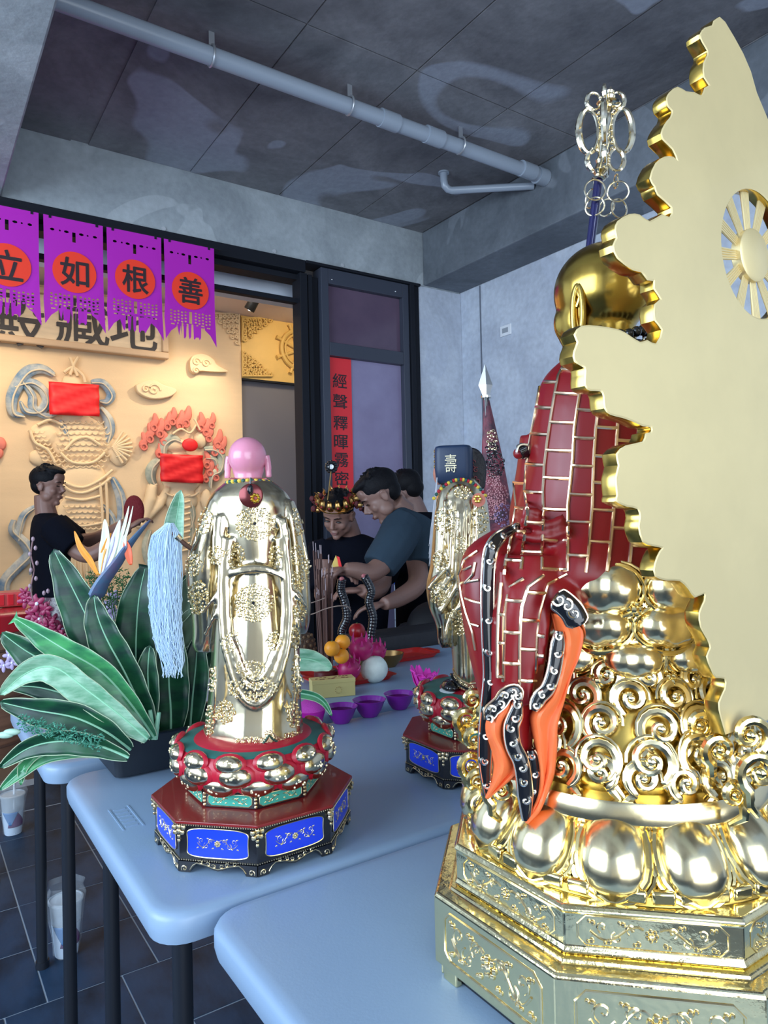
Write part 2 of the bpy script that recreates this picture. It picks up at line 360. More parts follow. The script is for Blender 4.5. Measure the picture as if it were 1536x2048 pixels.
# wall socket
p = PX(1013, 661, 3.34)
t = thing('wall_socket', 'small white socket plate on the pale concrete wall above the spear', 'socket', (3.335, p.y, p.z-.04))
G().box((3.328, p.y-.05, p.z-.035), (3.34, p.y+.05, p.z+.035)).build('plate', mat('socket_white', (.85,.87,.9), .4), t, False, bevel=.003)
G().box((3.325, p.y-.028, p.z-.016), (3.329, p.y+.028, p.z+.016)).build('insert', mat('socket_grey', (.35,.38,.42), .4), t, False, bevel=.002)
# ================================================================ TABLES
plast = mat('table_plastic', (.26,.37,.52), .38, bump=.15, bscale=260, bdist=.001); legm = mat('table_leg_black', (.012,.015,.022), .35)
def rrect(x0, y0, x1, y1, r, n=6):
    P = []
    for cx, cy, a in ((x1-r,y1-r,0),(x0+r,y1-r,90),(x0+r,y0+r,180),(x1-r,y0+r,270)):
        for k in range(n+1): an = radians(a+90*k/n); P.append((cx+r*cos(an), cy+r*sin(an)))
    return P
def folding_table(x0, y0, x1, y1, z, label):
    t = thing('folding_table', label, 'table', ((x0+x1)/2, (y0+y1)/2, 0), 'folding tables under the offerings')
    R = []
    for ins, dz, r in ((.02,-.052,.04),(.004,-.045,.05),(0,-.03,.055),(.0,-.012,.055),(.003,-.005,.055),(.010,-.0008,.05),(.022,-.0004,.045),(.034,0,.04)):
        R.append([Vector((x, y, z+dz)) for x, y in rrect(x0+ins, y0+ins, x1-ins, y1-ins, r)])
    G().rings(R).build('table_top', plast, t, True, ang=50)
    for ex in (x0+.062, x1-.062):
        for ey in (y0+.09, y1-.17):
            G().tube([(ex, ey, z-.05), (ex, ey, .012)], .0155, 14).build('leg', legm, t)
            G().cyl((ex, ey, 0), (ex, ey, .02), .019, n=14).build('foot', legm, t)
        G().tube([(ex, y0+.09, z-.07), (ex, y1-.09, z-.07)], .0125, 10).build('cross_bar', legm, t)
    return t
TZ = .74
folding_table(.285, 1.005, 2.11, 1.725, TZ, 'pale folding table carrying the smaller gold statues, behind the nearest table')
folding_table(.345, .215, 2.17, .995, TZ, 'nearest pale folding table, under the large gold seated statue')
folding_table(.262, 1.80, 2.06, 2.50, TZ, 'third folding table from the front, carrying the fruit and box')
# embossed mark on the second table
cx = PZ(250, 1632, TZ); g = G()
for i in range(6): g.box((cx.x-.012, cx.y-.055+i*.018, TZ), (cx.x+.010, cx.y-.048+i*.018, TZ+.0012))
g.box((cx.x-.02, cx.y-.065, TZ), (cx.x-.017, cx.y+.05, TZ+.0012)); g.box((cx.x+.016, cx.y-.065, TZ), (cx.x+.019, cx.y+.05, TZ+.0012))
g.build('embossed_mark', plast, bpy.data.objects['folding_table'], False)
# ================================================================ LARGE SEATED STATUE
gold = mat('polished_gold', (.93,.74,.34), .16, 1, bump=.12, bscale=60, bdist=.002)
gold_pale = mat('pale_gold', (.93,.78,.46), .2, 1, bump=.10, bscale=40, bdist=.002)
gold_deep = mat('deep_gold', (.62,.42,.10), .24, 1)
gold_board = mat('satin_gold_board', (.97,.79,.41), .42, .5, spec=.5, var=.12, vscale=3, bump=.06, bscale=14, coat=.15)
gold_foil = mat('gold_foil', (.97,.83,.47), .12, 1, bump=.25, bscale=90, bdist=.002)
robe_red = mat('robe_red', (.21,.003,.006), .36); orange = mat('orange_lining', (.90,.17,.045), .5)
pipe_gold = mat('piping_gold', (.85,.62,.42), .22, 1); gloss_black = mat('gloss_black', (.008,.009,.012), .12, coat=.5)
silver = mat('silver_trim', (.85,.83,.76), .2, 1)
BX, BY = .757, .592; D0 = .914
E1 = Vector((.829, -.559, 0)).normalized(); E2 = Vector((.559, .829, 0)).normalized(); UPZ = Vector((0, 0, 1))
def SP(x, y, dd=0): return PD(x, y, D0+dd)
big = thing('seated_buddhist_statue', 'large gold headed statue in a red brick patterned robe, on a golden lotus throne', 'statue', (BX, BY, TZ))
def oct_ring(c, ap, z, rot=22.5):
    R = ap/cos(pi/8); return [Vector((c[0]+R*cos(radians(rot+45*k)), c[1]+R*sin(radians(rot+45*k)), z)) for k in range(8)]
def oct_faces(c, ap):
    # centre of face, tangent, outward normal, side length
    for k in range(8):
        a = radians(45*k); n = Vector((cos(a), sin(a), 0)); yield Vector((c[0], c[1], 0))+n*ap, Vector((-sin(a), cos(a), 0)), n, 2*ap*math.tan(pi/8)
def spiral(c, ex, ey, r0, turns, a0=0, n=22, sgn=1, r1=.12):
    return [c + ex*(cos(a0+sgn*2*pi*turns*i/n)*lerp(r0, r0*r1, i/n)) + ey*(sin(a0+sgn*2*pi*turns*i/n)*lerp(r0, r0*r1, i/n)) for i in range(n+1)]
def scroll(g, c, ex, ey, en, w, h, r, flower=True):
    # symmetric vine with curls and a centre flower, all raised
    for s in (-1, 1):
        st = [c + ex*(s*w*t*.5) + ey*(h*.26*sin(t*pi*2.2)) for t in [.12+.8*i/12 for i in range(13)]]
        g.tube(st, r, 5)
        for t, q in ((.3, 1), (.52, -1), (.74, 1)):
            b = c + ex*(s*w*t*.5) + ey*(h*.16*q); g.tube(spiral(b, ex*s, ey*q, h*.2, 1.1, -1.2, 12), r*.8, 5)
        for t, q in ((.2, -1), (.42, 1), (.64, -1), (.88, 1), (.9,-1)):
            b = c + ex*(s*w*t*.5) + ey*(h*.30*q); g.blob(b, (r*2.2, r*2.2, r*2.2), 6, 4); g.blob(b+ex*(s*r*3)+ey*(q*r), (r*1.6,)*3, 6, 4)
    if flower:
        for k in range(7):
            a = 2*pi*k/7; g.blob(c + ex*(cos(a)*h*.16) + ey*(sin(a)*h*.16), (h*.075,)*3, 6, 4)
        g.blob(c+en*r, (h*.1,)*3, 7, 5)
BC = (BX, BY)
R = [oct_ring(BC, a, z) for a, z in ((.226,.757),(.232,.760),(.232,.838),(.229,.842),(.213,.8425),(.213,.846))]
G().rings(R).build('lower_plinth', gold_foil, big, False, bevel=.002)
R = [oct_ring(BC, a, z) for a, z in ((.204,.846),(.208,.850),(.205,.855),(.205,.888),(.208,.892),(.204,.8965),(.18,.897))]
G().rings(R).build('upper_plinth', gold_foil, big, False, bevel=.0015)
for k, (fc, t, n, L) in enumerate(oct_faces(BC, .232)):
    f = G(); w, h = L*.80, .056; cz = Vector((0, 0, .80)); c = fc+cz
    P = [(-w/2+.01,-h/2),(w/2-.01,-h/2),(w/2,-h/2+.01),(w/2,h/2-.01),(w/2-.01,h/2),(-w/2+.01,h/2),(-w/2,h/2-.01),(-w/2,-h/2+.01)]
    f.tube([c+t*x+UPZ*z+n*.0005 for x, z in P], .0016, 6, closed=True); fo = f.build('panel_frame', gold_pale, big)
    g = G(); scroll(g, c, t, UPZ, n, w*.9, h, .0017); g.build('scroll_relief', gold_pale, big)
    g = G(); cc = fc-t*(L/2)+Vector((0,0,.757))
    g.box((-.012,-.004,-.017),(.012,.006,.0), Matrix.Translation(fc+t*(L*.40)-n*.012+Vector((0,0,.757))) @ Matrix((( t.x,n.x,0,0),(t.y,n.y,0,0),(0,0,1,0),(0,0,0,1))))
    g.box((-.012,-.004,-.017),(.012,.006,.0), Matrix.Translation(fc-t*(L*.40)-n*.012+Vector((0,0,.757))) @ Matrix((( t.x,n.x,0,0),(t.y,n.y,0,0),(0,0,1,0),(0,0,0,1))))
    g.build('foot', gold_foil, big, False, bevel=.002)
for k, (fc, t, n, L) in enumerate(oct_faces(BC, .205)):
    w, h = L*.84, .030; c = fc+Vector((0, 0, .8715)); f = G()
    P = [(-w/2+.008,-h/2),(w/2-.008,-h/2),(w/2,-h/2+.008),(w/2,h/2-.008),(w/2-.008,h/2),(-w/2+.008,h/2),(-w/2,h/2-.008),(-w/2,-h/2+.008)]
    f.tube([c+t*x+UPZ*z+n*.0003 for x, z in P], .0012, 6, closed=True); f.build('panel_frame', gold_pale, big)
    g = G(); scroll(g, c, t, UPZ, n, w*.9, h, .0013); g.build('scroll_relief', gold_pale, big)
# black block painted in for the shade in the hollow under the plinth
G().rings([oct_ring(BC, .215, .741), oct_ring(BC, .215, .757)]).build('plinth_shade', gloss_black, big, False)
# lotus skirt: turned-down petals with rims
sk = G(); sk.lathe([(.198,.897),(.196,.905),(.178,.915),(.165,.94),(.155,.962),(.15,.972)], (BX, BY, 0), 64).build('lotus_skirt_core', gold_deep, big)
g = G()
for k in range(44):
    a = 2*pi*k/44; g.box((-.012,-.010,-.007),(.012,.006,.007), Matrix.Translation((BX+.193*cos(a), BY+.193*sin(a), .905)) @ Matrix.Rotation(a-pi/2, 4, 'Z'))
g.build('petal_fringe', gold, big, True, bevel=.003)
def petal(g, gr, c, ex, ez, en, w, h, bulge, rim=.003, n=9, m=8, notch=0):
    # rounded teardrop shell: ex sideways, ez downwards/along, en outward
    R = []
    for j in range(m+1):
        v = j/m; row = []
        hw = w/2*max(.02, 1-abs(2*v-1)**2.6)**.55*(.86+.14*v)
        for i in range(n+1):
            u = -1+2*i/n; b = bulge*(max(0, 1-u*u)**.6)*(sin(pi*min(1, v**1.25*.93+.06))**.6)
            row.append(c + ex*(hw*u) + ez*(h*(v-.5)) + en*b)
        R.append(row)
    g.rings(R, closed=False, cap=False)
    if gr is not None:
        P = [r[0] for r in R]+[r[-1] for r in reversed(R)]; gr.tube(P, rim, 6, closed=True)
NP = 14
for k in range(NP):
    a = 2*pi*(k+.35)/NP; n_ = Vector((cos(a), sin(a), 0)); t_ = Vector((-sin(a), cos(a), 0)); ez = (-UPZ*.8+n_*.55).normalized(); en = (n_*.8+UPZ*.55).normalized()
    g = G(); gr = G(); c = Vector((BX, BY, .936))+n_*.172
    petal(g, gr, c, t_, ez, en, .078, .092, .027, .0036); o = g.build('skirt_petal', gold_pale, big, solid=.002)
    petal_rim = gr; gr2 = G(); petal(G(), gr2, c-en*.002, t_, ez, en, .090, .102, .020, .0028); gr.V, gr.F = gr.V, gr.F; gr.add(gr2.V, gr2.F); gr.build('petal_rim', gold, o)
G().lathe([(.150,.958),(.165,.960),(.171,.966),(.172,.981),(.168,.988),(.12,.990)], (BX, BY, 0), 72).build('throne_ring', gold_pale, big)
# scrollwork drum
core = G(); core.lathe([(.145,.986),(.150,1.0),(.140,1.04),(.125,1.075),(.112,1.10),(.108,1.115)], (BX, BY, 0), 64); core.build('scroll_drum', gold_deep, big)
g = G(); rnd = random.Random(3)
def drum_r(z): return interp([(.986,.153),(1.0,.156),(1.04,.147),(1.075,.133),(1.10,.120),(1.13,.113)], z)
for row, (z, cnt, r) in enumerate([(1.010, 24, .017), (1.030, 18, .022), (1.060, 17, .022), (1.088, 17, .019), (1.108,17,.014)]):
    for k in range(cnt):
        a = 2*pi*(k+.5*(row % 2)+rnd.uniform(-.08,.08))/cnt; n_ = Vector((cos(a), sin(a), .25)).normalized(); t_ = Vector((-sin(a), cos(a), 0)); b_ = n_.cross(t_)
        rr = r*rnd.uniform(.9,1.15); s = rnd.choice((-1, 1)); zz = z+rnd.uniform(-.004,.004); c = Vector((BX, BY, zz))+Vector((cos(a), sin(a), 0))*(drum_r(zz)+.004)
        P = [p+n_*(.010*(i/22)) for i, p in enumerate(spiral(c, t_*s, b_, rr, 1.45, -1.0, 22, 1, .18))]
        tail = [P[0]+t_*(s*rr*.5*q)-b_*(rr*(.6*q))+n_*(-.004*q) for q in (1.5, 1.0, .5)]
        g.tube(tail+P, [.0022,.004,.0054]+[lerp(.0062,.0026,i/22) for i in range(23)], 8)
        P2 = [p+n_*.004 for p in spiral(c, t_*s, b_, rr*1.18, .7, -1.2, 12, 1, .9)]; g.tube(P2, .0018, 6)
        g.blob(c+n_*.007, (rr*.24,)*3, 8, 6)
g.build('cloud_scrolls', gold_pale, big)
# outward-curling scrolls on the near right side of the drum and the left edge
g = G()
for cx_, cy_, dd, r, s in ((1500,1470,-.19,.020,1),(1440,1500,-.175,.017,-1),(1520,1545,-.20,.022,-1),(1470,1590,-.185,.016,1),(1400,1450,-.15,.016,1),(945,1400,-.02,.014,1),(935,1440,-.01,.016,-1),(950,1480,-.03,.018,1),(945,1530,-.03,.016,-1),(955,1565,-.04,.018,1),(960,1610,-.05,.022,1),(1000,1580,-.11,.018,-1)):
    c = SP(cx_, cy_, dd); P = spiral(c, E1*s, UPZ, r, 1.4, -1, 22); g.tube([P[0]-UPZ*r*1.3-E1*s*r*.6-E2*-.01, P[0]-UPZ*r*.6]+P, [.003,.005]+[lerp(.006,.0028,i/22) for i in range(23)], 8)
    g.blob(c, (r*.3,)*3, 8, 6)
g.build('curling_scroll', gold, big, kind='stuff')
# lotus seat: three tiers of round heart-notched petals
G().lathe([(.10,1.10),(.112,1.12),(.118,1.17),(.122,1.21),(.118,1.238),(.02,1.242)], (BX, BY, 0), 64).build('lotus_core', gold_deep, big)
for row, (z, rad, cnt, w, h) in enumerate([(1.128,.118,10,.068,.046),(1.166,.124,10,.072,.050),(1.208,.127,9,.082,.060)]):
    for k in range(cnt):
        a = 2*pi*(k+.5*(row % 2)+.28)/cnt; n_ = Vector((cos(a), sin(a), 0)); t_ = Vector((-sin(a), cos(a), 0))
        c = Vector((BX, BY, z))+n_*(rad-.006); ez = (-UPZ+n_*(-.15)).normalized(); rot = Matrix((t_, n_, UPZ)).transposed()
        gg = G()
        gg.blob(c-t_*w*.14+UPZ*h*.03, (w*.37, .026, h*.50), 16, 12, rot); gg.blob(c+t_*w*.14+UPZ*h*.03, (w*.37, .026, h*.50), 16, 12, rot); gg.blob(c-UPZ*h*.16, (w*.30,.023,h*.36), 14, 10, rot)
        o = gg.build('seat_petal', gold_pale, big, remesh=.0025, sm=6)
        rm = G(); P = []
        for i in range(28):
            b = 2*pi*i/28; q = 1-.16*max(0, cos(b))**12; P.append(c + t_*(w*.54*sin(b)) + UPZ*(h*.56*cos(b)*q) + n_*(.010-.012*abs(sin(b))**3))
        rm.tube(P, .0024, 7, closed=True); rm.tube([p-n_*.004+(p-c)*.10 for p in P], .0018, 6, closed=True); rm.build('petal_rim', gold, o)
g = G()
for k in range(10):
    a = 2*pi*(k+.78)/10
    for z, r in ((1.146,.124),(1.187,.129),(1.106,.126)):
        aa = a+(pi/10 if z > 1.15 else 0); c = Vector((BX+r*cos(aa), BY+r*sin(aa), z))
        for i in range(6): b = i*pi/3; g.blob(c+Vector((-sin(aa), cos(aa), 0))*cos(b)*.006+UPZ*sin(b)*.006, .0042, 6, 5)
        g.blob(c+Vector((cos(aa), sin(aa), 0))*.003, .005, 6, 5)
g.build('seat_rosettes', gold, big, kind='stuff')
# ---------------- robe
def row(x0, x1, y, dd, dh, n=28, fold=0, nf=9, ph=0, sq=1.0):
    xc, hw = (x0+x1)/2, (x1-x0)/2; out = []
    for k in range(n):
        a = 2*pi*k/n; f = 1+fold*sin(nf*a+ph); ca, sa = cos(a), sin(a)
        ca = math.copysign(abs(ca)**sq, ca); sa = math.copysign(abs(sa)**sq, sa)
        out.append(SP(xc+hw*ca*f, y, dd+dh*sa*f))
    return out
def loft(g, rows, sub=3):
    # rows of equal length interpolated smoothly
    n = len(rows[0]); cols = [spline([r[k] for r in rows], sub) for k in range(n)]
    return g.rings([[cols[k][i] for k in range(n)] for i in range(len(cols[0]))])
rb = G()
loft(rb, [row(1165,1280,690,-.01,.035), row(1130,1310,715,-.01,.052), row(1092,1350,750,-.01,.068), row(1074,1378,790,-.01,.078), row(1062,1392,860,-.01,.085), row(1052,1400,940,-.01,.09),
          row(1036,1400,1000,-.01,.092), row(1024,1400,1060,-.012,.10), row(1000,1405,1110,-.015,.112), row(985,1400,1160,-.012,.118), row(995,1380,1190,-.01,.11)])
# raised far sleeve (left edge of the back)
loft(rb, [row(1040,1090,870,.02,.03), row(1034,1100,930,.02,.04), row(1024,1100,990,.02,.045), row(1018,1090,1040,.01,.05), row(1030,1090,1080,0,.05)])
# knee / left sleeve
loft(rb, [row(985,1040,1060,-.03,.03), row(935,1040,1095,-.03,.045), row(917,1030,1150,-.03,.05), row(922,1020,1220,-.035,.048), row(936,1015,1300,-.04,.042), row(955,1010,1380,-.045,.034), row(968,1005,1440,-.05,.02)])
# hanging drape with vertical folds
loft(rb, [row(1000,1150,1110,-.075,.05), row(985,1135,1170,-.088,.05), row(975,1108,1230,-.098,.044), row(974,1095,1300,-.102,.038), row(975,1082,1380,-.105,.032), row(978,1068,1440,-.108,.026), row(1015,1064,1500,-.112,.018), row(1030,1062,1560,-.116,.012), row(1042,1058,1610,-.118,.006)])
for x_, y0_, y1_, r_ in ((1023,1175,1385,.0105),(1057,1180,1410,.008),(1000,1140,1360,.006),(1084,1190,1330,.007)):
    rb.tube([SP(x_+6*(1-t), lerp(y0_, y1_, t), lerp(-.128,-.134,t)) for t in [i/8 for i in range(9)]], [r_*(.5+.5*sin(pi*min(1,.25+i/10))) for i in range(9)], 10)
for pts, r_ in (([(1040,1040),(1090,1050),(1130,1036)], .006), ([(1030,1068),(1080,1078),(1140,1060)], .006), ([(1045,1018),(1085,1026)], .005), ([(1075,1165),(1110,1150),(1150,1150),(1210,1162),(1245,1155)], .011), ([(1110,1190),(1140,1180),(1175,1190),(1200,1178)], .014), ([(1160,1225),(1180,1190),(1215,1170)], .010)):
    q = [SP(x, y, -.108) for x, y in pts]; rb.tube(spline(q, 5), r_, 10)
# flap over the seat
rb.tube(spline([SP(1120,1180,-.115), SP(1135,1200,-.125), SP(1150,1230,-.135)], 4), [.022,.022,.021,.020,.019,.018,.017,.014,.010], 12, flat=.7)
robe = rb.build('robe', robe_red, big, remesh=.0036, sm=4)
rbv = bvh(rb)
V_ = {
 'V0': [(1080,774),(1072,821),(1061,880),(1053,930),(1050,980),(1055,1027),(1050,1055),(1046,1102),(1042,1139)],
 'V1': [(1133,721),(1117,752),(1111,783),(1103,830),(1096,880),(1090,930),(1087,980),(1088,1017),(1086,1042),(1085,1080),(1083,1117),(1083,1140)],
 'V2': [(1161,736),(1161,777),(1155,814),(1149,858),(1146,917),(1141,967),(1136,1011),(1136,1055),(1136,1099),(1135,1142)],
 'V3': [(1207,745),(1199,796),(1192,855),(1189,899),(1186,961),(1185,1011),(1181,1055),(1177,1108),(1172,1145)],
 'V4': [(1245,780),(1236,836),(1233,883),(1230,961),(1227,1024),(1221,1086),(1214,1142)],
 'V5': [(1285,780),(1278,849),(1272,900),(1270,961),(1266,1024),(1262,1086),(1256,1150)],
 'V6': [(1325,800),(1318,880),(1312,960),(1308,1060),(1300,1140)],
 'Vm': [(1028,958),(1033,1011),(1028,1042),(1017,1096),(1008,1149)],
 'D1': [(1003,1165),(998,1220),(996,1281),(996,1355)],
 'D2': [(1047,1157),(1016,1176),(1010,1213),(1009,1270),(1007,1327),(1007,1363)],
 'D3': [(1087,1151),(1056,1174),(1044,1213),(1041,1242),(1039,1298),(1039,1370)],
 'D4': [(1135,1148),(1095,1168),(1087,1196),(1078,1227),(1073,1270),(1070,1345)],
 'S1': [(956,1102),(930,1120),(919,1150),(924,1190),(933,1225),(945,1260),(952,1300)], 'S2': [(951,1125),(946,1150),(931,1166)],
}
def xat(pl, y):
    for (x0, y0), (x1, y1) in zip(pl, pl[1:]):
        if y0 <= y <= y1: return x0+(x1-x0)*(y-y0)/(y1-y0)
    return pl[0][0] if y < pl[0][1] else pl[-1][0]
H_ = [('V0','V1',[763,814,867,928,983,1044,1103]), ('V1','V2',[739,786,844,900,955,1018,1079,1137]), ('V2','V3',[765,819,875,931,988,1043,1110]), ('V3','V4',[800,854,911,964,1019,1083]),
      ('V4','V5',[820,880,940,1000,1055,1143]), ('V5','V6',[850,910,970,1030,1090]), ('Vm','V0',[965,1015,1062,1120]), ('D1','D2',[1227,1284,1352]), ('D2','D3',[1200,1263,1325]), ('D3','D4',[1184,1239,1297,1360]),
      ('D4', None, [1270, 1310])]
for k in V_:
    q = hitline(rbv, V_[k], .0006, 7)
    if len(q) > 2: G().tube(q, .0021, 7).build('gold_piping', pipe_gold, robe)
for a, b, ys_ in H_:
    for y in ys_:
        x0 = xat(V_[a], y); x1 = xat(V_[b], y) if b else x0+16
        q = hitline(rbv, [(x0, y), ((x0+x1)/2, y+1.5), (x1, y+2)], .0006, 6)
        if len(q) > 2: G().tube(q, .0024, 7).build('gold_piping', pipe_gold, robe)
for pl_ in ([(917,1167),(940,1163),(958,1160)], [(931,1196),(945,1202),(962,1206)], [(942,1247),(958,1252)], [(928,1140),(945,1132)]):
    q = hitline(rbv, pl_, .0006, 5)
    if len(q) > 2: G().tube(q, .0018, 7).build('gold_piping', pipe_gold, robe)
# black borders with silver scrolls
def ribbon(px_, dd, w, th=.0035, name='black_border', scr=True, sc=1):
    q = spline([SP(x, y, dd+d_) for x, y, d_ in [(p if len(p) == 3 else (*p, 0)) for p in px_]], 6)
    m = len(q); g = G(); R_ = []
    for i, p in enumerate(q):
        t = (q[min(i+1, m-1)]-q[max(i-1, 0)]).normalized(); sd = t.cross(E2).normalized(); k = w*(.35+.65*min(1, 6*min(i+1, m-i)/m)) if w else 0
        ring = []
        for j in range(12):
            a = 2*pi*j/12; ring.append(p+sd*(k*cos(a))+E2*(th*sin(a)))
        R_.append(ring)
    g.rings(R_); o = g.build(name, gloss_black, big)
    if scr:
        for s in (-1, 1):
            e = G(); e.tube([R_[i][0 if s > 0 else 6]*.96+q[i]*.04-E2*.0015 for i in range(m)], .0013, 6); e.build('border_edge', pipe_gold if s > 0 else silver, o)
        e = G(); st = 5
        for i in range(2, m-2, st):
            t = (q[min(i+1, m-1)]-q[i-1]).normalized(); sd = t.cross(E2).normalized(); c = q[i]-E2*(th+.0002); s = 1 if (i//st) % 2 else -1
            e.tube(spiral(c, sd*s, t, w*.62*sc, 1.05, -.8, 14), [lerp(.0019,.0009,k/14) for k in range(15)], 6)
        e.build('border_scroll', silver, o, kind='stuff')
    return o
ribbon([(1040,1052,.03),(1010,1066,.015),(985,1092,0),(977,1130,0),(975,1200,0),(977,1280,0),(980,1350,0),(974,1420,0),(970,1480,0),(970,1540,0),(976,1590,0)], -.118, .0075)
ribbon([(1118,1262),(1114,1300),(1108,1340),(1096,1375),(1078,1395),(1066,1420)], -.142, .0075)
ribbon([(975,1440),(983,1420),(1000,1405),(1012,1388),(1030,1382),(1036,1400)], -.140, .0075)
ribbon([(1036,1400),(1030,1430),(1022,1455),(1026,1490),(1040,1520),(1046,1550),(1050,1590),(1052,1640)], -.138, .0082)
ribbon([(1062,1500),(1068,1540),(1066,1580),(1056,1625)], -.133, .0065)
ribbon([(1110,1195),(1128,1207),(1145,1225),(1157,1250)], -.155, .013, .006, sc=.9)
ribbon([(1052,898),(1045,902),(1038,905)], -.02, .010, .010, scr=False)
q = [SP(x, y, -.03) for x, y in ((1055,890),(1045,889),(1037,893),(1033,905))]; G().tube(spline(q, 4), .0018, 6).build('border_edge', silver, big)
G().blob(SP(1037, 907, -.02), (.006,.008,.007), 10, 8).build('sleeve_opening', robe_red, big)
# orange lining: folded sheets with depth
def sheet(left, right, dd, bulge, m, name):
    n = 14; A = spline([SP(x, y, 0)-CAM for x, y in left], 5); B = spline([SP(x, y, 0)-CAM for x, y in right], 5); g = G(); R_ = []
    k = min(len(A), len(B))
    for i in range(k):
        a = A[i*(len(A)-1)//(k-1)]; b = B[i*(len(B)-1)//(k-1)]; rowp = []
        for j in range(n+1):
            u = j/n; p = a.lerp(b, u); s = (D0+dd-bulge*sin(pi*u)+.006*sin(u*9+i*.08))/D0; rowp.append(CAM+p*s)
        R_.append(rowp)
    g.rings(R_, closed=False, cap=False); return g.build(name, m, big, solid=.003)
sheet([(1102,1225),(1110,1265),(1118,1300),(1112,1350),(1098,1392),(1062,1425),(1064,1455),(1074,1500),(1082,1545),(1078,1590),(1052,1645)],
      [(1135,1235),(1166,1262),(1160,1310),(1144,1350),(1128,1400),(1114,1450),(1112,1500),(1106,1550),(1092,1590),(1076,1625),(1054,1646)], -.126, .014, orange, 'orange_lining')
sheet([(1000,1408),(980,1420),(968,1440),(969,1465),(980,1495),(988,1530),(984,1565),(972,1596)],
      [(1030,1398),(1036,1425),(1024,1450),(1020,1480),(1036,1515),(1040,1540),(1012,1565),(974,1597)], -.122, .012, orange, 'orange_lining')
sheet([(1026,1520),(1024,1545),(1026,1560)], [(1046,1520),(1044,1545),(1034,1560)], -.118, .004, orange, 'orange_lining')
# ---------------- head
hc = SP(1201, 598, 0); PSI = radians(-46); fd = (E2*cos(PSI)+E1*sin(PSI)).normalized(); ld = UPZ.cross(fd).normalized()
HR = Matrix((ld, fd, UPZ)).transposed()     # columns: left, forward, up
def HP(l, f, u): return hc + ld*l + fd*f + UPZ*u
g = G(); g.blob(HP(0,-.004,.010), (.057,.064,.060), 28, 20, HR); g.blob(HP(0,.012,-.025), (.047,.048,.052), 24, 16, HR); g.blob(HP(0,.024,-.060), (.026,.028,.026), 16, 12, HR)
g.blob(HP(0,.050,-.020), (.007,.007,.012), 10, 8, HR)
for s in (-1, 1): g.blob(HP(s*.020,.040,-.028), (.020,.014,.024), 10, 8, HR)
g.tube([HP(0,-.005,-.03), HP(0,-.008,-.10)], [.036,.040], 20)
g.build('head', mat('head_gold', (.50,.33,.07), .22, 1), big, remesh=.003, sm=8)
for s in (-1, 1):
    g = G(); P = [HP(s*(.053+.004*sin(pi*t)), .002+.0065*sin(2*pi*t), .006-.052*(1-cos(2*pi*t))/1.55) for t in [i/26 for i in range(26)]]
    g.tube(P, .0042, 10, closed=True); g.blob(HP(s*.051, .002, -.02), (.0025,.005,.028), 12, 8, HR); g.tube([HP(s*.054,.004,.0), HP(s*.056,-.002,-.01), HP(s*.054,.004,-.02)], .003, 8); g.build('ear', gold_deep, big)
g = G(); nc = HP(0, -.008, -.062)
g2 = G(); g2.torus(nc-UPZ*.012, .052, .008, (0,0,1), 40, 12); g2.build('collar', gloss_black, big)
e = G()
for i in range(12): a = 2*pi*i/12; c = nc-UPZ*.006+Vector((cos(a), sin(a), 0))*.056; e.tube(spiral(c, Vector((-sin(a), cos(a), 0)), UPZ, .006, 1, 0, 10), .0011, 5)
e.build('collar_scroll', silver, big)
for i in range(26):
    a = 2*pi*i/26; g = G(); g.blob(nc+Vector((cos(a)*.048, sin(a)*.048, .006+.004*sin(i))), .0066, 10, 8); g.build('bead', gloss_black, big)
# ---------------- flame-shaped backboard
YB = .41
Lp = [(1441,36),(1429,44),(1426,53),(1411,58),(1402,70),(1406,83),(1416,100),(1416,113),(1409,128),(1409,153),(1421,171),(1411,178),(1405,193),(1391,187),(1374,185),(1357,176),(1341,187),(1335,198),(1337,211),(1346,221),(1343,236),(1336,244),(1326,261),(1326,276),(1346,296),(1357,323),(1348,316),(1331,316),(1313,329),(1302,357),(1311,372),(1316,387),(1345,414),(1341,437),(1326,431),(1301,445),(1281,432),(1261,431),(1237,445),(1232,462),(1235,477),(1228,492),(1236,514),(1267,537),(1284,541),(1296,557),(1310,559),(1310,577),(1324,599),(1311,611),(1311,639),(1326,659),(1314,690),(1296,683),(1282,687),(1259,673),(1239,662),(1199,655),(1165,655),(1151,670),(1157,684),(1150,704),(1151,721),(1171,733),(1172,752),(1172,770),(1182,778),(1202,779),(1209,792),(1211,815),(1222,826),(1245,832),(1265,839),(1287,849),(1304,852),(1304,867),(1293,870),(1287,886),(1253,894),(1235,909),(1239,931),(1233,957),(1236,991),(1234,1000),(1255,1010),(1277,1015),(1282,1036),(1279,1052),(1287,1081),(1308,1089),(1328,1094),(1321,1105),(1311,1129),(1312,1150),(1335,1158),(1361,1159),(1379,1176),(1391,1192),(1410,1184),(1410,1203),(1400,1226),(1403,1253),(1416,1276),(1422,1296),(1415,1313),(1424,1337),(1433,1353),(1451,1355),(1451,1379),(1439,1406),(1443,1432),(1453,1466)]
Rp = [(1451,45),(1469,75),(1487,108),(1502,143),(1514,186),(1536,239)]
Lw = [(p.x, p.z) for p in (PY(x, y, YB) for x, y, _ in sp1(Lp, 2))]; Rw = [(p.x, p.z) for p in (PY(x, y, YB) for x, y in Rp)]
XC = .757; zr = Rw[-1][1]
mir = [(2*XC-x, z) for x, z in Lw if z < zr-.07]; mir = [(x, z) for x, z in mir if x > XC+.02]
ol = Lw+list(reversed(mir))+list(reversed(Rw))
hx = PY(1441, 505, YB).x; hr = .072; hcx = hx+hr; hcz = PY(1500, 503, YB).z
cu = bpy.data.curves.new('b', 'CURVE'); cu.dimensions = '2D'; cu.fill_mode = 'BOTH'; cu.extrude = .006; cu.bevel_depth = .0022; cu.bevel_resolution = 1
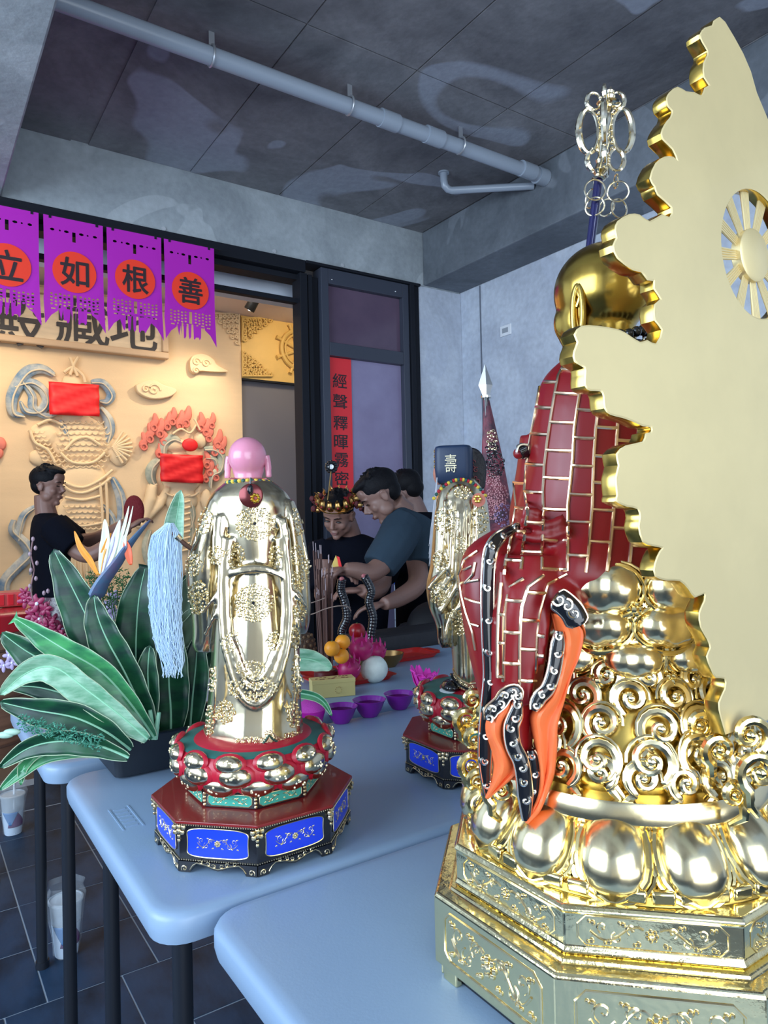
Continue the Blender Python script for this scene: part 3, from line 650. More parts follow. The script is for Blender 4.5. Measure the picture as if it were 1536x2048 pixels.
def addspl(P):
    s = cu.splines.new('POLY'); s.points.add(len(P)-1)
    for i, (x, z) in enumerate(P): s.points[i].co = (x, z, 0, 1)
    s.use_cyclic_u = True
addspl(ol); addspl([(hcx+hr*.98*cos(2*pi*i/48), hcz+hr*sin(2*pi*i/48)) for i in range(48)])
to = bpy.data.objects.new('b', cu); COL.objects.link(to); bpy.context.view_layer.update(); dg = bpy.context.evaluated_depsgraph_get(); me = to.evaluated_get(dg).to_mesh()
g = G(); g.add([Vector((v.co.x, YB+.0082+v.co.z, v.co.y)) for v in me.vertices], [tuple(p.vertices) for p in me.polygons]); bpy.data.objects.remove(to)
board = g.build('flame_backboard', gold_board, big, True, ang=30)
board.data.materials.append(gold_deep)  # side faces polished, with their dark reflections put into a deeper gold
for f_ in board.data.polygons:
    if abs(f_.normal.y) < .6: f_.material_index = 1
g = G(); g.lathe([(0,-.007),(.026,-.007),(.029,-.005),(.029,.005),(.026,.007),(0,.007)], (hcx, YB+.008, hcz), 40, (0,1,0)); g.build('wheel_hub', gold_board, board)
for k in range(12):
    a = 2*pi*k/12+.13
    for j in range(-2, 3):
        b = a+j*.040; g = G(); d_ = Vector((cos(b), 0, sin(b))); d1 = Vector((cos(a+j*.085), 0, sin(a+j*.085)))
        g.tube([Vector((hcx, YB+.008, hcz))+d1*.027, Vector((hcx, YB+.008, hcz))+d_*(hr+.001)], [.0010,.0019], 6); g.build('wheel_ray', gold_board, board)
G().tube([Vector((XC, YB+.012, 1.12)), Vector((XC, BY-.10, 1.14))], .012, 10).build('board_bracket', gold_deep, board)
# ---------------- ringed staff held by the statue
st = thing('ringed_staff', 'silver gold ringed monk staff on a blue black pole, rising behind the gold head', 'staff', tuple(SP(1108, 1060, .10)))
DS = .10
def TP(x, y, dd=0): return SP(x, y, DS+dd)
top, bot = TP(1222,172), TP(1197,362); ax = (top-bot).normalized()
G().tube([bot, TP(1108,1060)], .0062, 14).build('pole', mat('staff_blue_black', (.02,.02,.10), .12, .3, coat=.6), st)
pale = mat('staff_gold', (.92,.82,.60), .14, 1)
L_ = (top-bot).length
g = G(); g.lathe([(.004,0),(.010,.004),(.006,.010),(.011,.016),(.008,.022),(.006,.03),(.008,.035),(.0055,.042),(.008,.06),(.0085,.068),(.006,.075),(.008,.080),(.006,.088),(.0085,.105),(.006,.118),(.009,.123),(.006,.128),(.014,.131),(.017,.135),(.012,.139),(.006,.142),(.008,.148),(.005,.153),(.006,.157),(.002,.163),(0,.167)], bot, 20, ax)
s_ = L_/.167; g.V = [bot+ax*((v-bot).dot(ax)*s_)+((v-bot)-ax*(v-bot).dot(ax)) for v in g.V]; g.build('finial', pale, st)
for s in (-1, 1):
    for (cx, cy, rx, ry, r0) in ((s*34,-0,20,44,.0045),(s*22,58,15,22,.0035),(s*24,-60,14,17,.003)):
        for sd in (0, 1):
            mid = (1211+cx*(1 if sd == 0 else .45), 262+cy); P = []
            dirv = E1 if sd == 0 else (E1*.35+E2*.93)
            P = [TP(1211, 262+cy)+dirv*(s*(abs(cx)+ (rx*cos(a)))*.00071)+UPZ*(ry*sin(a)*.00071) for a in [2*pi*i/28 for i in range(28)]]
            G().tube(P, [r0*(.65+.5*max(0, cos(2*pi*i/28))) for i in range(28)], 8, closed=True).build('loop', pale, st)
            b = G()
            for i in range(7 if ry > 30 else 4): b.blob(TP(1211, 262+cy+(i-(3 if ry > 30 else 1.5))*ry*.27)+dirv*(s*(abs(cx)-rx)*.00071*.95), .0030, 8, 6)
            b.build('bead_row', pale, st)
ringm = mat('staff_rings', (.85,.74,.52), .2, 1)
for (x, y, rr, dd, axv) in ((1190,395,.0145,-.01,E2),(1190,428,.013,-.005,E1*.5+E2),(1236,398,.0145,-.005,E2*.9+E1*.2),(1232,378,.009,-.006,E1),(1238,432,.0135,0,E2*.8-E1*.3),(1183,412,.013,.02,E1+E2*.4),(1213,430,.012,.02,E1+E2),(1192,378,.009,.01,E1)):
    G().torus(TP(x, y-22 if False else y-15, dd), rr, .0014, axv, 28, 8).build('staff_ring', ringm, st)
# ================================================================ SMALLER STANDING STATUES
black_lac = mat('black_lacquer', (.010,.010,.013), .25, coat=.4); red_lac = mat('red_lacquer', (.22,.010,.012), .3, coat=.3); blue_en = mat('blue_enamel', (.012,.05,.75), .3, coat=.3)
green_en = mat('green_enamel', (.05,.36,.28), .4); green_dk = mat('green_disc', (.02,.13,.11), .5); petal_red = mat('petal_red', (.45,.01,.03), .35)
cham = mat('champagne_gold', (.74,.63,.42), .19, 1, bump=.06, bscale=30, bdist=.002); cham2 = mat('relief_gold', (.95,.82,.52), .3, 1); trim_gold = mat('trim_gold', (.80,.66,.42), .3, 1)
def painted_base(c, root, full=True):
    cx, cy = c; C2 = (cx, cy)
    G().rings([oct_ring(C2, .150, .757), oct_ring(C2, .158, .758), oct_ring(C2, .158, .816), oct_ring(C2, .154, .818)]).build('plinth', black_lac, root, False, bevel=.001)
    G().rings([oct_ring(C2, .154, .817), oct_ring(C2, .164, .818), oct_ring(C2, .164, .8225), oct_ring(C2, .10, .8235)]).build('plinth_top', red_lac, root, False, bevel=.001)
    G().rings([oct_ring(C2, .106, .823), oct_ring(C2, .108, .824), oct_ring(C2, .108, .850), oct_ring(C2, .10, .851)]).build('neck_plinth', black_lac, root, False, bevel=.001)
    for k, (fc, t, n, L) in enumerate(oct_faces(C2, .158)):
        if cos(radians(45*k))*.4+sin(radians(45*k)) > .55: pass
        c_ = fc+n*.0005+UPZ*.788; w, h = L*.80, .044; P = []
        for i in range(40):
            a = 2*pi*i/40; q = 1+.05*cos(4*a+pi)*1; x = w/2*math.copysign(abs(cos(a))**.45, cos(a))*q; z = h/2*math.copysign(abs(sin(a))**.55, sin(a)); P.append((x, z))
        g = G(); g.prism(P, c_-n*.001, t, UPZ, n, .0016); o = g.build('blue_panel', blue_en, root, False)
        e = G(); e.tube([c_+t*x*1.02+UPZ*z*1.03+n*.0008 for x, z in P], .0009, 5, closed=True); e.build('panel_edge', trim_gold, o)
        e = G(); scroll(e, c_+n*.0008, t, UPZ, n, w*.7, h*.55, .0006); e.build('flower_scroll', trim_gold if k % 2 else cham2, o)
        # valance and scroll feet
        V = [(-L/2,0),(-L/2,-.0165),(-L*.36,-.0165),(-L*.33,-.010),(-L*.28,-.003),(-L*.15,-.006),(-L*.07,-.010),(0,-.012),(L*.07,-.010),(L*.15,-.006),(L*.28,-.003),(L*.33,-.010),(L*.36,-.0165),(L/2,-.0165),(L/2,0)]
        g = G(); g.prism(V, fc-n*.008+UPZ*.7575, t, UPZ, n, .010); v = g.build('valance_foot', black_lac, root, False)
        e = G()
        for s in (-1, 1):
            e.tube(spiral(fc+n*.0024+t*(s*L*.43)+UPZ*.7465, t*s, UPZ, .0055, 1.2, -.5, 14), .0008, 5)
            e.tube([fc+n*.0024+t*(s*L*x)+UPZ*(.7575+z) for x, z in ((.36,-.012),(.32,-.005),(.27,-.001),(.15,-.0035),(.07,-.007),(0,-.009))], .0008, 5)
            for x, z in ((.22,.0),(.12,-.002),(.05,-.005)): e.tube(spiral(fc+n*.0024+t*(s*L*x)+UPZ*(.7575+z), t*s, UPZ, .004, 1, .5, 8), .0008, 5)
        e.build('foot_scroll', trim_gold, v)
        e = G()
        for z in (.817, .760):
            nb = 34
            for i in range(nb): e.blob(fc+n*(.006 if z > .8 else .001)+t*(-L/2*1.03+L*1.03*(i+.5)/nb)+UPZ*z, .0013, 5, 3)
        e.build('bead_line', trim_gold, root, kind='stuff')
        e = G(); q = fc-t*(L/2)+n*.0015
        for i, (x, z) in enumerate(((0,.812),(-.008,.811),(.008,.811),(-.006,.803),(.006,.803),(0,.805),(0,.797),(0,.790))): e.blob(q+t*x+UPZ*z, (.0042 if i < 6 else .003,)*3, 6, 4)
        e.build('corner_leaf', trim_gold, root, kind='stuff')
    for fc, t, n, L in oct_faces(C2, .108):
        c_ = fc+UPZ*.8365; w, h = L*.86, .019; P = [(-w/2+.006,-h/2),(w/2-.006,-h/2),(w/2,-h/4),(w/2,h/4),(w/2-.006,h/2),(-w/2+.006,h/2),(-w/2,h/4),(-w/2,-h/4)]
        o = G().prism(P, c_-n*.001, t, UPZ, n, .0018).build('green_panel', green_en, root, False)
        e = G(); e.tube([c_+t*x+UPZ*z+n*.0008 for x, z in P], .0008, 5, closed=True); e.build('panel_edge', trim_gold, o)
        e = G(); scroll(e, c_+n*.0008, t, UPZ, n, w*.8, h*.7, .0006, False); e.build('flower_scroll', cham2, o)
        e = G(); q = fc-t*(L/2)
        for z in (.846,.840,.834,.828): e.blob(q+UPZ*z, .003, 6, 4)
        e.build('corner_leaf', trim_gold, root, kind='stuff')
    G().lathe([(.10,.849),(.118,.853),(.132,.866),(.138,.885),(.134,.903),(.127,.911)], (cx, cy, 0), 48).build('lotus_bed', petal_red, root)
    G().lathe([(.10,.906),(.127,.908),(.129,.911),(.125,.914),(.02,.9145)], (cx, cy, 0), 48).build('lotus_disc', green_dk, root)
    for row_, (z, rad, cnt, w, h, tilt) in enumerate([(.862,.126,12,.066,.034,-.35),(.884,.137,12,.064,.034,.0),(.905,.137,13,.054,.028,.35)]):
        for k in range(cnt):
            a = 2*pi*(k+.5*(row_ % 2)+.3)/cnt; n_ = Vector((cos(a), sin(a), 0)); t_ = Vector((-sin(a), cos(a), 0)); up_ = (UPZ+n_*(-tilt)).normalized(); nn = t_.cross(up_)
            if nn.dot(n_) < 0: nn = -nn
            rot = Matrix((t_, nn, up_)).transposed(); c_ = Vector((cx, cy, z))+n_*rad
            g = G(); g.blob(c_, (w*.42, .010, h*.5), 12, 8, rot); o = g.build('lotus_petal', cham, root)
            e = G(); e.blob(c_-nn*.004+up_*.001, (w*.52, .008, h*.60), 12, 8, rot); e.build('petal_edge', petal_red, o)
            e = G()
            for i in range(7):
                b = random.uniform(0, 2*pi); q = random.uniform(.2, .8); e.blob(c_+nn*.0085+t_*(cos(b)*q*w*.3)+up_*(sin(b)*q*h*.32), .0024, 5, 4)
            e.build('petal_relief', cham2, o, kind='stuff')
def relief(parent, bv, cx, cy, rx, ry, dens=1.0, m=None, s=.001, hole=False, name='floral_relief'):
    g = G(); N = max(8, int(rx*ry/9*dens)); rn = random.Random(int(cx*7+cy))
    def put(x, y, kind):
        p, n = hit(bv, x, y, .0006)
        if p is None: return
        t = n.cross(UPZ); t = t.normalized() if t.length > .1 else Vector((1,0,0)); b = n.cross(t)
        if kind < .5: g.tube([v+n*.0012 for v in spiral(p, t*rn.choice((-1,1)), b*rn.choice((-1,1)), s*rn.uniform(3,5), 1.0, rn.uniform(0,6), 9)], s*1.1, 5)
        else: g.blob(p, (s*rn.uniform(1.5,2.5),)*3, 6, 4)
    nr = max(2, int(min(rx, ry)/6))
    for j in range(1, nr+1):
        q = j/nr*.93; cnt = max(5, int(2*pi*(rx+ry)/2*q/7.0*dens))
        for i in range(cnt):
            a = 2*pi*i/cnt+.3*j; put(cx+rx*q*cos(a)*(1+.05*cos(5*a)), cy+ry*q*sin(a), 0 if (i+j) % 2 else 1)
    put(cx, cy, 1)
    if g.V: o = g.build(name, m or cham2, parent, kind='stuff')
    if hole:
        p, n = hit(bv, cx, cy, .003); h = G(); h.lathe([(.0028,0),(.0028,.001),(0,.001)], p, 12, n); h.build('screw_hole', gloss_black, parent)
D1 = 1.30
def sp(D, x, y, dd=0): return PD(x, y, D+dd)
def rowd(D, x0, x1, y, dd, dh, n=32, fold=0, nf=9, ph=0):
    xc, hw = (x0+x1)/2, (x1-x0)/2
    return [sp(D, xc+hw*cos(2*pi*k/n)*(1+fold*sin(nf*2*pi*k/n+ph)), y, dd+dh*sin(2*pi*k/n)*(1+fold*sin(nf*2*pi*k/n+ph))) for k in range(n)]
# ---------------- pink headed statue
s1 = thing('standing_monk_statue', 'standing gold robed statue with a bare pink head, seen from behind beside the flowers', 'statue', (.516, 1.199, TZ))
painted_base((.516, 1.199), s1)
b = G()
loft(b, [rowd(D1,462,532,955,0,.03), rowd(D1,440,558,972,0,.045), rowd(D1,420,578,992,0,.055), rowd(D1,412,590,1030,0,.06), rowd(D1,430,580,1090,0,.058), rowd(D1,442,575,1140,0,.056), rowd(D1,430,586,1200,0,.064),
         rowd(D1,424,598,1270,0,.07,fold=.01), rowd(D1,420,600,1350,0,.074,fold=.012), rowd(D1,412,604,1430,0,.08,fold=.014), rowd(D1,404,610,1478,0,.088,fold=.015), rowd(D1,412,604,1500,-.0,.088,fold=.015)])
loft(b, [rowd(D1,415,450,1000,.0,.03), rowd(D1,396,448,1045,.0,.04), rowd(D1,376,446,1100,.01,.045), rowd(D1,372,446,1160,.015,.045), rowd(D1,380,440,1215,.02,.04), rowd(D1,384,436,1260,.025,.035), rowd(D1,384,430,1290,.03,.03), rowd(D1,392,420,1305,.03,.02)])
loft(b, [rowd(D1,555,588,1000,.0,.03), rowd(D1,560,604,1045,.0,.04), rowd(D1,562,616,1110,.01,.045), rowd(D1,566,620,1170,.015,.045), rowd(D1,572,622,1220,.02,.04), rowd(D1,582,618,1252,.025,.03), rowd(D1,592,612,1268,.03,.015)])
def bt(pts, dd, r, n=6): b.tube(spline([sp(D1, *(p if len(p) == 2 else p[:2]), dd+(p[2] if len(p) > 2 else 0)) for p in pts], 5), r, 8)
F1 = -.066
for k, (o_, r) in enumerate(((0,.0055),(7,.0035),(13,.0045),(20,.003))):
    bt([(446+o_,1075,.012),(440+o_*.9,1160,.006),(443+o_,1266,0),(454+o_,1320-o_,-.004),(468+o_*.8,1365-o_*1.8,-.007),(488+o_*.4,1398-o_*2.2,-.009),(510,1410-o_*2.4,-.010),(532-o_*.4,1400-o_*2.2,-.009),(554-o_*.8,1368-o_*1.8,-.007),(571-o_,1320-o_,-.004),(582-o_,1266,0),(582-o_*.9,1172,.006),(572-o_,1075,.012)], F1, r)
for x, r in ((448,.005),(456,.003),(436,.004)): bt([(x-4,1030,.012),(x-8,1080,.006),(x-6,1130,.008)], F1+.006, r)
for x, r in ((560,.005),(570,.004)): bt([(x-2,1035,.012),(x+8,1080,.006),(x+10,1130,.008)], F1+.006, r)
bt([(440,1168,.01),(458,1148,.004),(480,1138,0),(510,1134,0),(540,1138,0),(562,1148,.004),(584,1172,.008),(604,1196,.02)], F1+.004, .0055)
bt([(446,1158,.01),(480,1146,0),(510,1142,0),(545,1146,0),(575,1160,.006)], F1+.002, .004)
for (x0, y0, x1, y1, r) in ((575,1170,612,1215,.004),(572,1180,605,1235,.004),(570,1195,598,1260,.0035),(440,1175,405,1225,.004),(444,1190,410,1270,.004),(400,1100,385,1150,.003),(395,1060,380,1110,.003),(606,1080,616,1160,.003),(540,1400,536,1490,.003),(566,1360,556,1470,.003),(590,1290,586,1450,.003),(430,1330,424,1460,.003),(586,1200,600,1290,.004),(592,1300,598,1400,.0035)):
    bt([(x0,y0,.012),((x0+x1)/2+3,(y0+y1)/2,.004),(x1,y1,.02)], F1, r)
body = b.build('gold_robe', cham, s1, remesh=.0030, sm=3); bv1 = bvh(b)
hem = [(408,1473),(414,1488),(422,1497),(440,1505),(458,1509),(492,1511),(519,1502),(530,1490),(538,1478),(545,1486),(560,1494),(575,1497),(598,1488),(609,1470)]
q = hitline(bv1, hem, .001, 5); G().tube(q, .002, 6).build('hem_beading', trim_gold, body)
hm = G()
hm2 = [(x, y-16) for x, y in hem]; q2 = hitline(bv1, hm2, .001, 5); G().tube(q2, .0012, 6).build('hem_beading', trim_gold, body)
dark_trim = mat('dark_green_trim', (.03,.09,.07), .3, .4)
qa = hitline(bv1, [(x, y-8) for x, y in hem], .0, 5); G().tube(qa, .0062, 8, flat=.35).build('hem_band', dark_trim, body)
for i in range(1, len(hem)-1): relief(body, bv1, hem[i][0], hem[i][1]-9, 9, 6, 1.6, trim_gold, .0009, name='hem_scroll')
for (cx, cy, rx, ry, h) in ((510,1047,39,34,1),(508,1206,39,38,1),(471,1111,17,22,0),(551,1111,13,19,0),(459,1287,15,18,0),(549,1282,15,18,0),(502,1338,30,16,0),(505,1376,50,24,0),(450,1424,18,22,0),(500,1488,30,14,0),(588,1430,12,26,0),(588,1478,20,14,0),
    (406,1040,17,28,0),(432,1110,14,18,0),(386,1130,14,22,0),(396,1195,20,34,0),(598,1040,12,30,0),(594,1110,12,20,0),(614,1130,8,14,0),(596,1160,12,18,0),(600,1225,12,16,0),(590,1275,8,22,0),(594,1350,9,40,0),(420,1440,7,30,0),(424,1360,6,24,0)):
    relief(body, bv1, cx, cy, rx, ry, 1.0, None, .00105, bool(h))
pink = mat('pink_skin_paint', (.72,.27,.38), .28, coat=.4)
g = G(); hc1 = sp(D1, 495, 914, 0); rot = Matrix((E1, E2, UPZ)).transposed()
g.blob(hc1, (.0345, .040, .0365), 28, 20, rot); g.blob(hc1-UPZ*.022+E2*.006, (.029,.030,.026), 24, 16, rot); g.tube([hc1-UPZ*.015, sp(D1, 497, 968)], [.024,.026], 18); g.blob(hc1+E2*.040-UPZ*.012, (.005,.008,.008), 8, 6, rot)
hd = g.build('head', pink, s1, remesh=.0024, sm=5)
for s in (-1, 1):
    g = G(); P = [hc1+E1*(s*(.0335+.004*t))+E2*.002+UPZ*z for t, z in ((0,.002),(.5,-.006),(.8,-.016),(1,-.028),(1.1,-.038))]
    g.tube(spline(P, 4), [.004]+[.0062]*10+[.0055]*5+[.004], 10); g.torus(hc1+E1*(s*.036)+E2*.006-UPZ*.008, .008, .0028, E1, 18, 8); g.build('ear', pink, hd)
tw = [mat('bead_yellow', (.75,.55,.06), .35), mat('bead_green', (.02,.10,.09), .35)]
for i in range(34):
    a = 2*pi*i/34; c = sp(D1, 498, 963)+E1*(.040*cos(a))+E2*(.034*sin(a))+UPZ*(.003*sin(-a)-.003); G().blob(c, (.0042,.0042,.0036), 8, 6).build('collar_bead', tw[i % 2], s1)
c = sp(D1, 502, 991, -.066); t = G(); t.lathe([(0,-.002),(.018,-.002),(.021,0),(.018,.002),(0,.002)], c, 28, -E2); md = t.build('back_medallion', mat('medallion_brown', (.16,.03,.03), .2, .6), s1)
t = G(); 
for i in range(7): a = 2*pi*i/7; t.blob(c-E2*.003+E1*(.008+.006*cos(a))+UPZ*(.006*sin(a)-.005), .0035, 7, 5)
t.build('gold_flower', mat('medal_gold', (.85,.55,.08), .25, 1), md)
t = G(); t.tube([c-E2*.002+UPZ*.020, c+UPZ*.030, sp(D1,500,963,-.04)], .0016, 6); t.blob(c-E2*.002+UPZ*.010, (.006,.003,.009), 10, 8); t.build('cord', gloss_black, md)
G().lathe([(.02,.9135),(.104,.914),(.100,.917),(.04,.918)], (.516, 1.199, 0), 40).build('red_footing', petal_red, s1)
# ---------------- whisk held by that statue
DW = 1.27
wk = thing('horsehair_whisk', 'whisk of pale blue white hair hanging beside the pink headed statue', 'whisk', tuple(sp(DW, 350, 1345)))
hair_m = mat('pale_hair', (.52,.68,.84), .55)
core = G(); L_ = [(1046,334,346),(1054,316,354),(1075,302,362),(1120,298,362),(1180,300,360),(1240,306,358),(1290,318,358),(1335,338,356)]
loft(core, [rowd(DW, a+7, b_-7, y, 0, .016) for y, a, b_ in L_]); core.build('hair_core', mat('pale_hair_inner', (.40,.56,.74), .7, bump=1, bscale=90, stretch=(6,6,.6), bdist=.004), wk)
rn = random.Random(5); g = G()
for i in range(260):
    u = rn.uniform(-1, 1); v = rn.uniform(-1, 1); L = rn.uniform(.75, 1.05); P = []
    for k in range(13):
        t_ = k/12*L; y = 1046+296*t_; a = interp([(p[0], p[1]) for p in L_], y); b_ = interp([(p[0], p[2]) for p in L_], y); xc, hw = (a+b_)/2, (b_-a)/2
        P.append(sp(DW, xc+hw*(u*1.02)+rn.uniform(-1,1)*(1.5+6*t_)+6*u*t_*t_, y, v*.018*sqrt(max(.05, 1-u*u))-(.004)))
    g.tube(P, .00055, 4)
g.build('hair_strands', hair_m, wk, kind='stuff')
h = G(); h.tube(spline([sp(DW,336,1058,-.01), sp(DW,346,1068,-.012), sp(DW,372,1090,0), sp(DW,384,1098,.01)], 4), .0042, 10); h.build('handle', mat('dark_wood_handle', (.10,.045,.035), .35), wk)
h = G(); h.tube([sp(DW,352,1072,-.012), sp(DW,360,1080,-.008)], [.007,.0065], 10); h.build('ferrule', pale, wk)
# ---------------- statue in the dark blue hat
D3 = 1.60; c3 = (1.067, 1.215)
s3 = thing('standing_elder_statue', 'standing gold robed elder statue with dark blue hat and white beard', 'statue', (*c3, TZ))
painted_base(c3, s3)
b = G()
loft(b, [rowd(D3,892,950,955,0,.03), rowd(D3,880,962,972,0,.045), rowd(D3,870,974,1000,0,.055), rowd(D3,866,980,1050,0,.062), rowd(D3,868,984,1110,0,.065), rowd(D3,880,984,1180,0,.065), rowd(D3,896,975,1240,0,.065), rowd(D3,903,970,1300,0,.062), rowd(D3,906,968,1350,0,.060), rowd(D3,912,965,1380,0,.055)])
loft(b, [rowd(D3,868,910,1020,-.01,.03), rowd(D3,864,915,1080,-.01,.04), rowd(D3,860,918,1130,-.015,.045), rowd(D3,852,914,1172,-.02,.045), rowd(D3,858,908,1215,-.02,.04), rowd(D3,872,906,1250,-.02,.03), rowd(D3,876,904,1285,-.02,.024), rowd(D3,884,898,1296,-.02,.012)])
def bt3(pts, dd, r): b.tube(spline([sp(D3, p[0], p[1], dd+(p[2] if len(p) > 2 else 0)) for p in pts], 5), r, 8)
for x, x2, y1, r in ((905,900,1150,.005),(918,912,1180,.0045),(928,922,1220,.006),(940,936,1240,.004),(955,950,1240,.005),(890,880,1130,.004)): bt3([(x,1000,.014),(x-1,1060,.0),(x2,y1,0)], -.064, r)
for pts in ([(912,1110),(890,1140),(866,1165),(856,1180)], [(915,1130),(895,1165),(870,1190)], [(918,1160),(900,1195),(880,1225)], [(905,1225),(895,1250),(890,1280)], [(930,1180),(915,1215),(898,1235)]): bt3(pts, -.062, .005)
bd3 = b.build('gold_robe', cham, s3, remesh=.0034, sm=3); bv3 = bvh(b)
for (cx, cy, rx, ry) in ((886,1042,16,26),(905,1045,12,26),(962,1040,14,26),(925,985,16,12),(922,1090,14,16),(882,1120,16,20),(880,1190,18,20),(922,1245,18,26),(945,1260,8,16),(955,1310,6,40),(905,1230,8,10)): relief(bd3, bv3, cx, cy, rx, ry, 1.0, None, .0012)
for off in (0, -18):
    q = hitline(bv3, [(904,1352+off),(912,1368+off),(925,1380+off),(938,1386+off),(952,1384+off)], .001, 4)
    if len(q) > 2: G().tube(q, .0018, 6).build('hem_beading', trim_gold, bd3)
q = hitline(bv3, [(904,1344),(912,1360),(925,1371),(938,1377),(952,1376)], 0, 4); G().tube(q, .008, 8, flat=.3).build('hem_band', gloss_black, bd3)
for i, (x, y) in enumerate(((908,1354),(918,1366),(930,1374),(944,1377))): relief(bd3, bv3, x, y, 6, 5, 2, trim_gold, .001, name='hem_scroll')
q = hitline(bv3, [(880,1255),(880,1275),(886,1293),(896,1290)], .001, 4); G().tube(q, .003, 6).build('cuff_band', gloss_black, bd3)
# boot
g = G(); g.blob(sp(D3,902,1372,-.02), (.022,.035,.014), 14, 10, rot); g.build('boot', gloss_black, s3); g = G(); g.blob(sp(D3,898,1384,-.03), (.026,.036,.007), 14, 8, rot); g.build('boot_sole', mat('sole_white', (.75,.85,.88), .5), s3)
G().lathe([(.02,.9135),(.09,.914),(.04,.918)], (c3[0], c3[1], 0), 40).build('red_footing', petal_red, s3)
# head, hat, beard
skin3 = mat('statue_skin_paint', (.50,.20,.14), .45); navy = mat('navy_hat', (.012,.028,.07), .45)
hd_ = G(); hd_.blob(sp(D3,903,938,.035), (.036,.036,.042), 20, 14, rot); hd_.blob(sp(D3,878,948,.03), (.014,.02,.026), 14, 10, rot); hd_.tube([sp(D3,905,940), sp(D3,915,968)], [.026,.03], 14); hdo = hd_.build('head', skin3, s3, remesh=.004, sm=4)
hc3 = sp(D3, 908, 929, 0); hx_ = (E1*.97-E2*.22).normalized(); hy_ = UPZ.cross(hx_)
g = G(); R_ = []
for z, s in ((-.043,.80),(-.036,.95),(-.01,1),(.02,1.0),(.034,.99),(.039,.94),(.041,.8)):
    R_.append([hc3+hx_*x*s+hy_*y*s+UPZ*z for x, y in rrect(-.041, -.034, .041, .034, .015, 4)])
g.rings(R_); hat = g.build('square_hat', navy, s3, ang=60)
g = G(); add_text(g, '壽', hc3-hx_*.003-hy_*.035, hx_, UPZ, -hy_, .026, .040, .0012); g.build('hat_emblem', mat('hat_gold', (.90,.80,.55), .3, .8), hat)
g = G(); g.prism([(.034*cos(radians(a)), .05*sin(radians(a))) for a in range(-10, 191, 10)]+[(-.03,-.04),(-.015,-.055),(.015,-.055),(.03,-.04)], sp(D3,945,938,.0)+E2*.012, E1, UPZ, E2, .02)
w_ = g.build('hat_wing', mat('black_cloth', (.015,.013,.018), .5, bump=.5, bscale=60), s3, bevel=.004)
e = G()
for i, (x, y) in enumerate(((945,925),(952,940),(940,945),(950,955),(955,962),(938,930),(944,936))): e.tube(spiral(sp(D3, x, y, .008), E1, UPZ, .007, 1.1, i, 12), .0012, 5)
e.build('wing_embroidery', mat('dull_red_thread', (.25,.05,.06), .5), w_)
g = G()
for i in range(8): g.blob(sp(D3, 872+(i % 2)*5, 903+i*5, -.01), .0055, 7, 5)
g.build('hat_front_ornament', gold_deep, s3, kind='stuff')
g = G(); rn = random.Random(9)
for i in range(120):
    x = rn.uniform(0, 1); y1 = rn.uniform(1080, 1150); P = [sp(D3, 874-9*x*t_-7*t_+rn.uniform(-.8,.8), 955+(y1-955)*t_, -.012+.02*x*t_-.01) for t_ in (0,.2,.4,.6,.8,1)]; g.tube(P, .00055, 4)
g.build('beard', mat('beard_grey', (.5,.5,.54), .7), s3, kind='stuff')
for i in range(22):
    t_ = i/21; c = sp(D3, 868+ (i*4.9), 1003-44*sin(pi*min(1,t_*.93+.02))**.7, -.05); G().blob(c, .0042, 7, 5).build('collar_bead', [tw[0], tw[1], petal_red][i % 3], s3)
g = G(); g.lathe([(0,0),(.014,0),(.015,.002),(0,.003)], sp(D3,957,1000,-.062), 20, -E2); p_ = g.build('back_pendant', mat('salmon_disc', (.65,.20,.14), .4), s3)
g = G(); 
for i in range(6): a = i*pi/3; g.blob(sp(D3,955,998,-.066)+E1*.006*cos(a)+UPZ*.006*sin(a), .0035, 6, 4)
g.build('gold_flower', mat('medal_gold', (.85,.55,.08), .25, 1), p_)
# ---------------- spear with furled embroidered banner
DF = 1.95
fg = thing('furled_banner_spear', 'steel tipped spear wrapped in a furled dark crimson embroidered banner behind the blue hat', 'spear', tuple(PZ(1010, 1400, TZ)) if False else tuple(Vector((sp(DF,975,1100).x, sp(DF,975,1100).y, TZ))))
tip = sp(DF, 970, 727); nb_ = sp(DF, 972, 793)
G().tube([Vector((nb_.x, nb_.y, TZ)), nb_], .0085, 12).build('pole', gloss_black, fg)
a_ = (tip-nb_); g = G(); g.add([nb_-E1*.008, nb_-E2*.006, nb_+E1*.010, nb_+E2*.006, nb_+a_*.35-E1*.020, nb_+a_*.35-E2*.010, nb_+a_*.35+E1*.019, nb_+a_*.35+E2*.010, tip], [(0,1,5,4),(1,2,6,5),(2,3,7,6),(3,0,4,7),(4,5,8),(5,6,8),(6,7,8),(7,4,8),(3,2,1,0)])
g.build('spearhead', mat('spear_steel', (.62,.62,.60), .3, 1), fg, False)
G().cyl(nb_-UPZ*.004, nb_+UPZ*.002, .014, n=14).build('collar', silver, fg)
g = G(); loft(g, [rowd(DF,966,979,800,0,.008), rowd(DF,966,990,850,0,.012,fold=.08,nf=4), rowd(DF,965,1003,910,0,.020,fold=.09,nf=4,ph=.5), rowd(DF,967,1012,960,0,.026,fold=.10,nf=5,ph=1), rowd(DF,968,1020,1010,0,.030,fold=.1,nf=5,ph=1.5), rowd(DF,970,1024,1050,0,.030,fold=.1,nf=5,ph=2), rowd(DF,985,1020,1082,0,.016,fold=.1,nf=5)])
cl = g.build('furled_cloth', mat('crimson_brocade', (.22,.04,.06), .6, var=.8, vscale=24, col2=(.04,.015,.03), bump=.8, bscale=50, bdist=.004), fg); bvf = bvh(g)
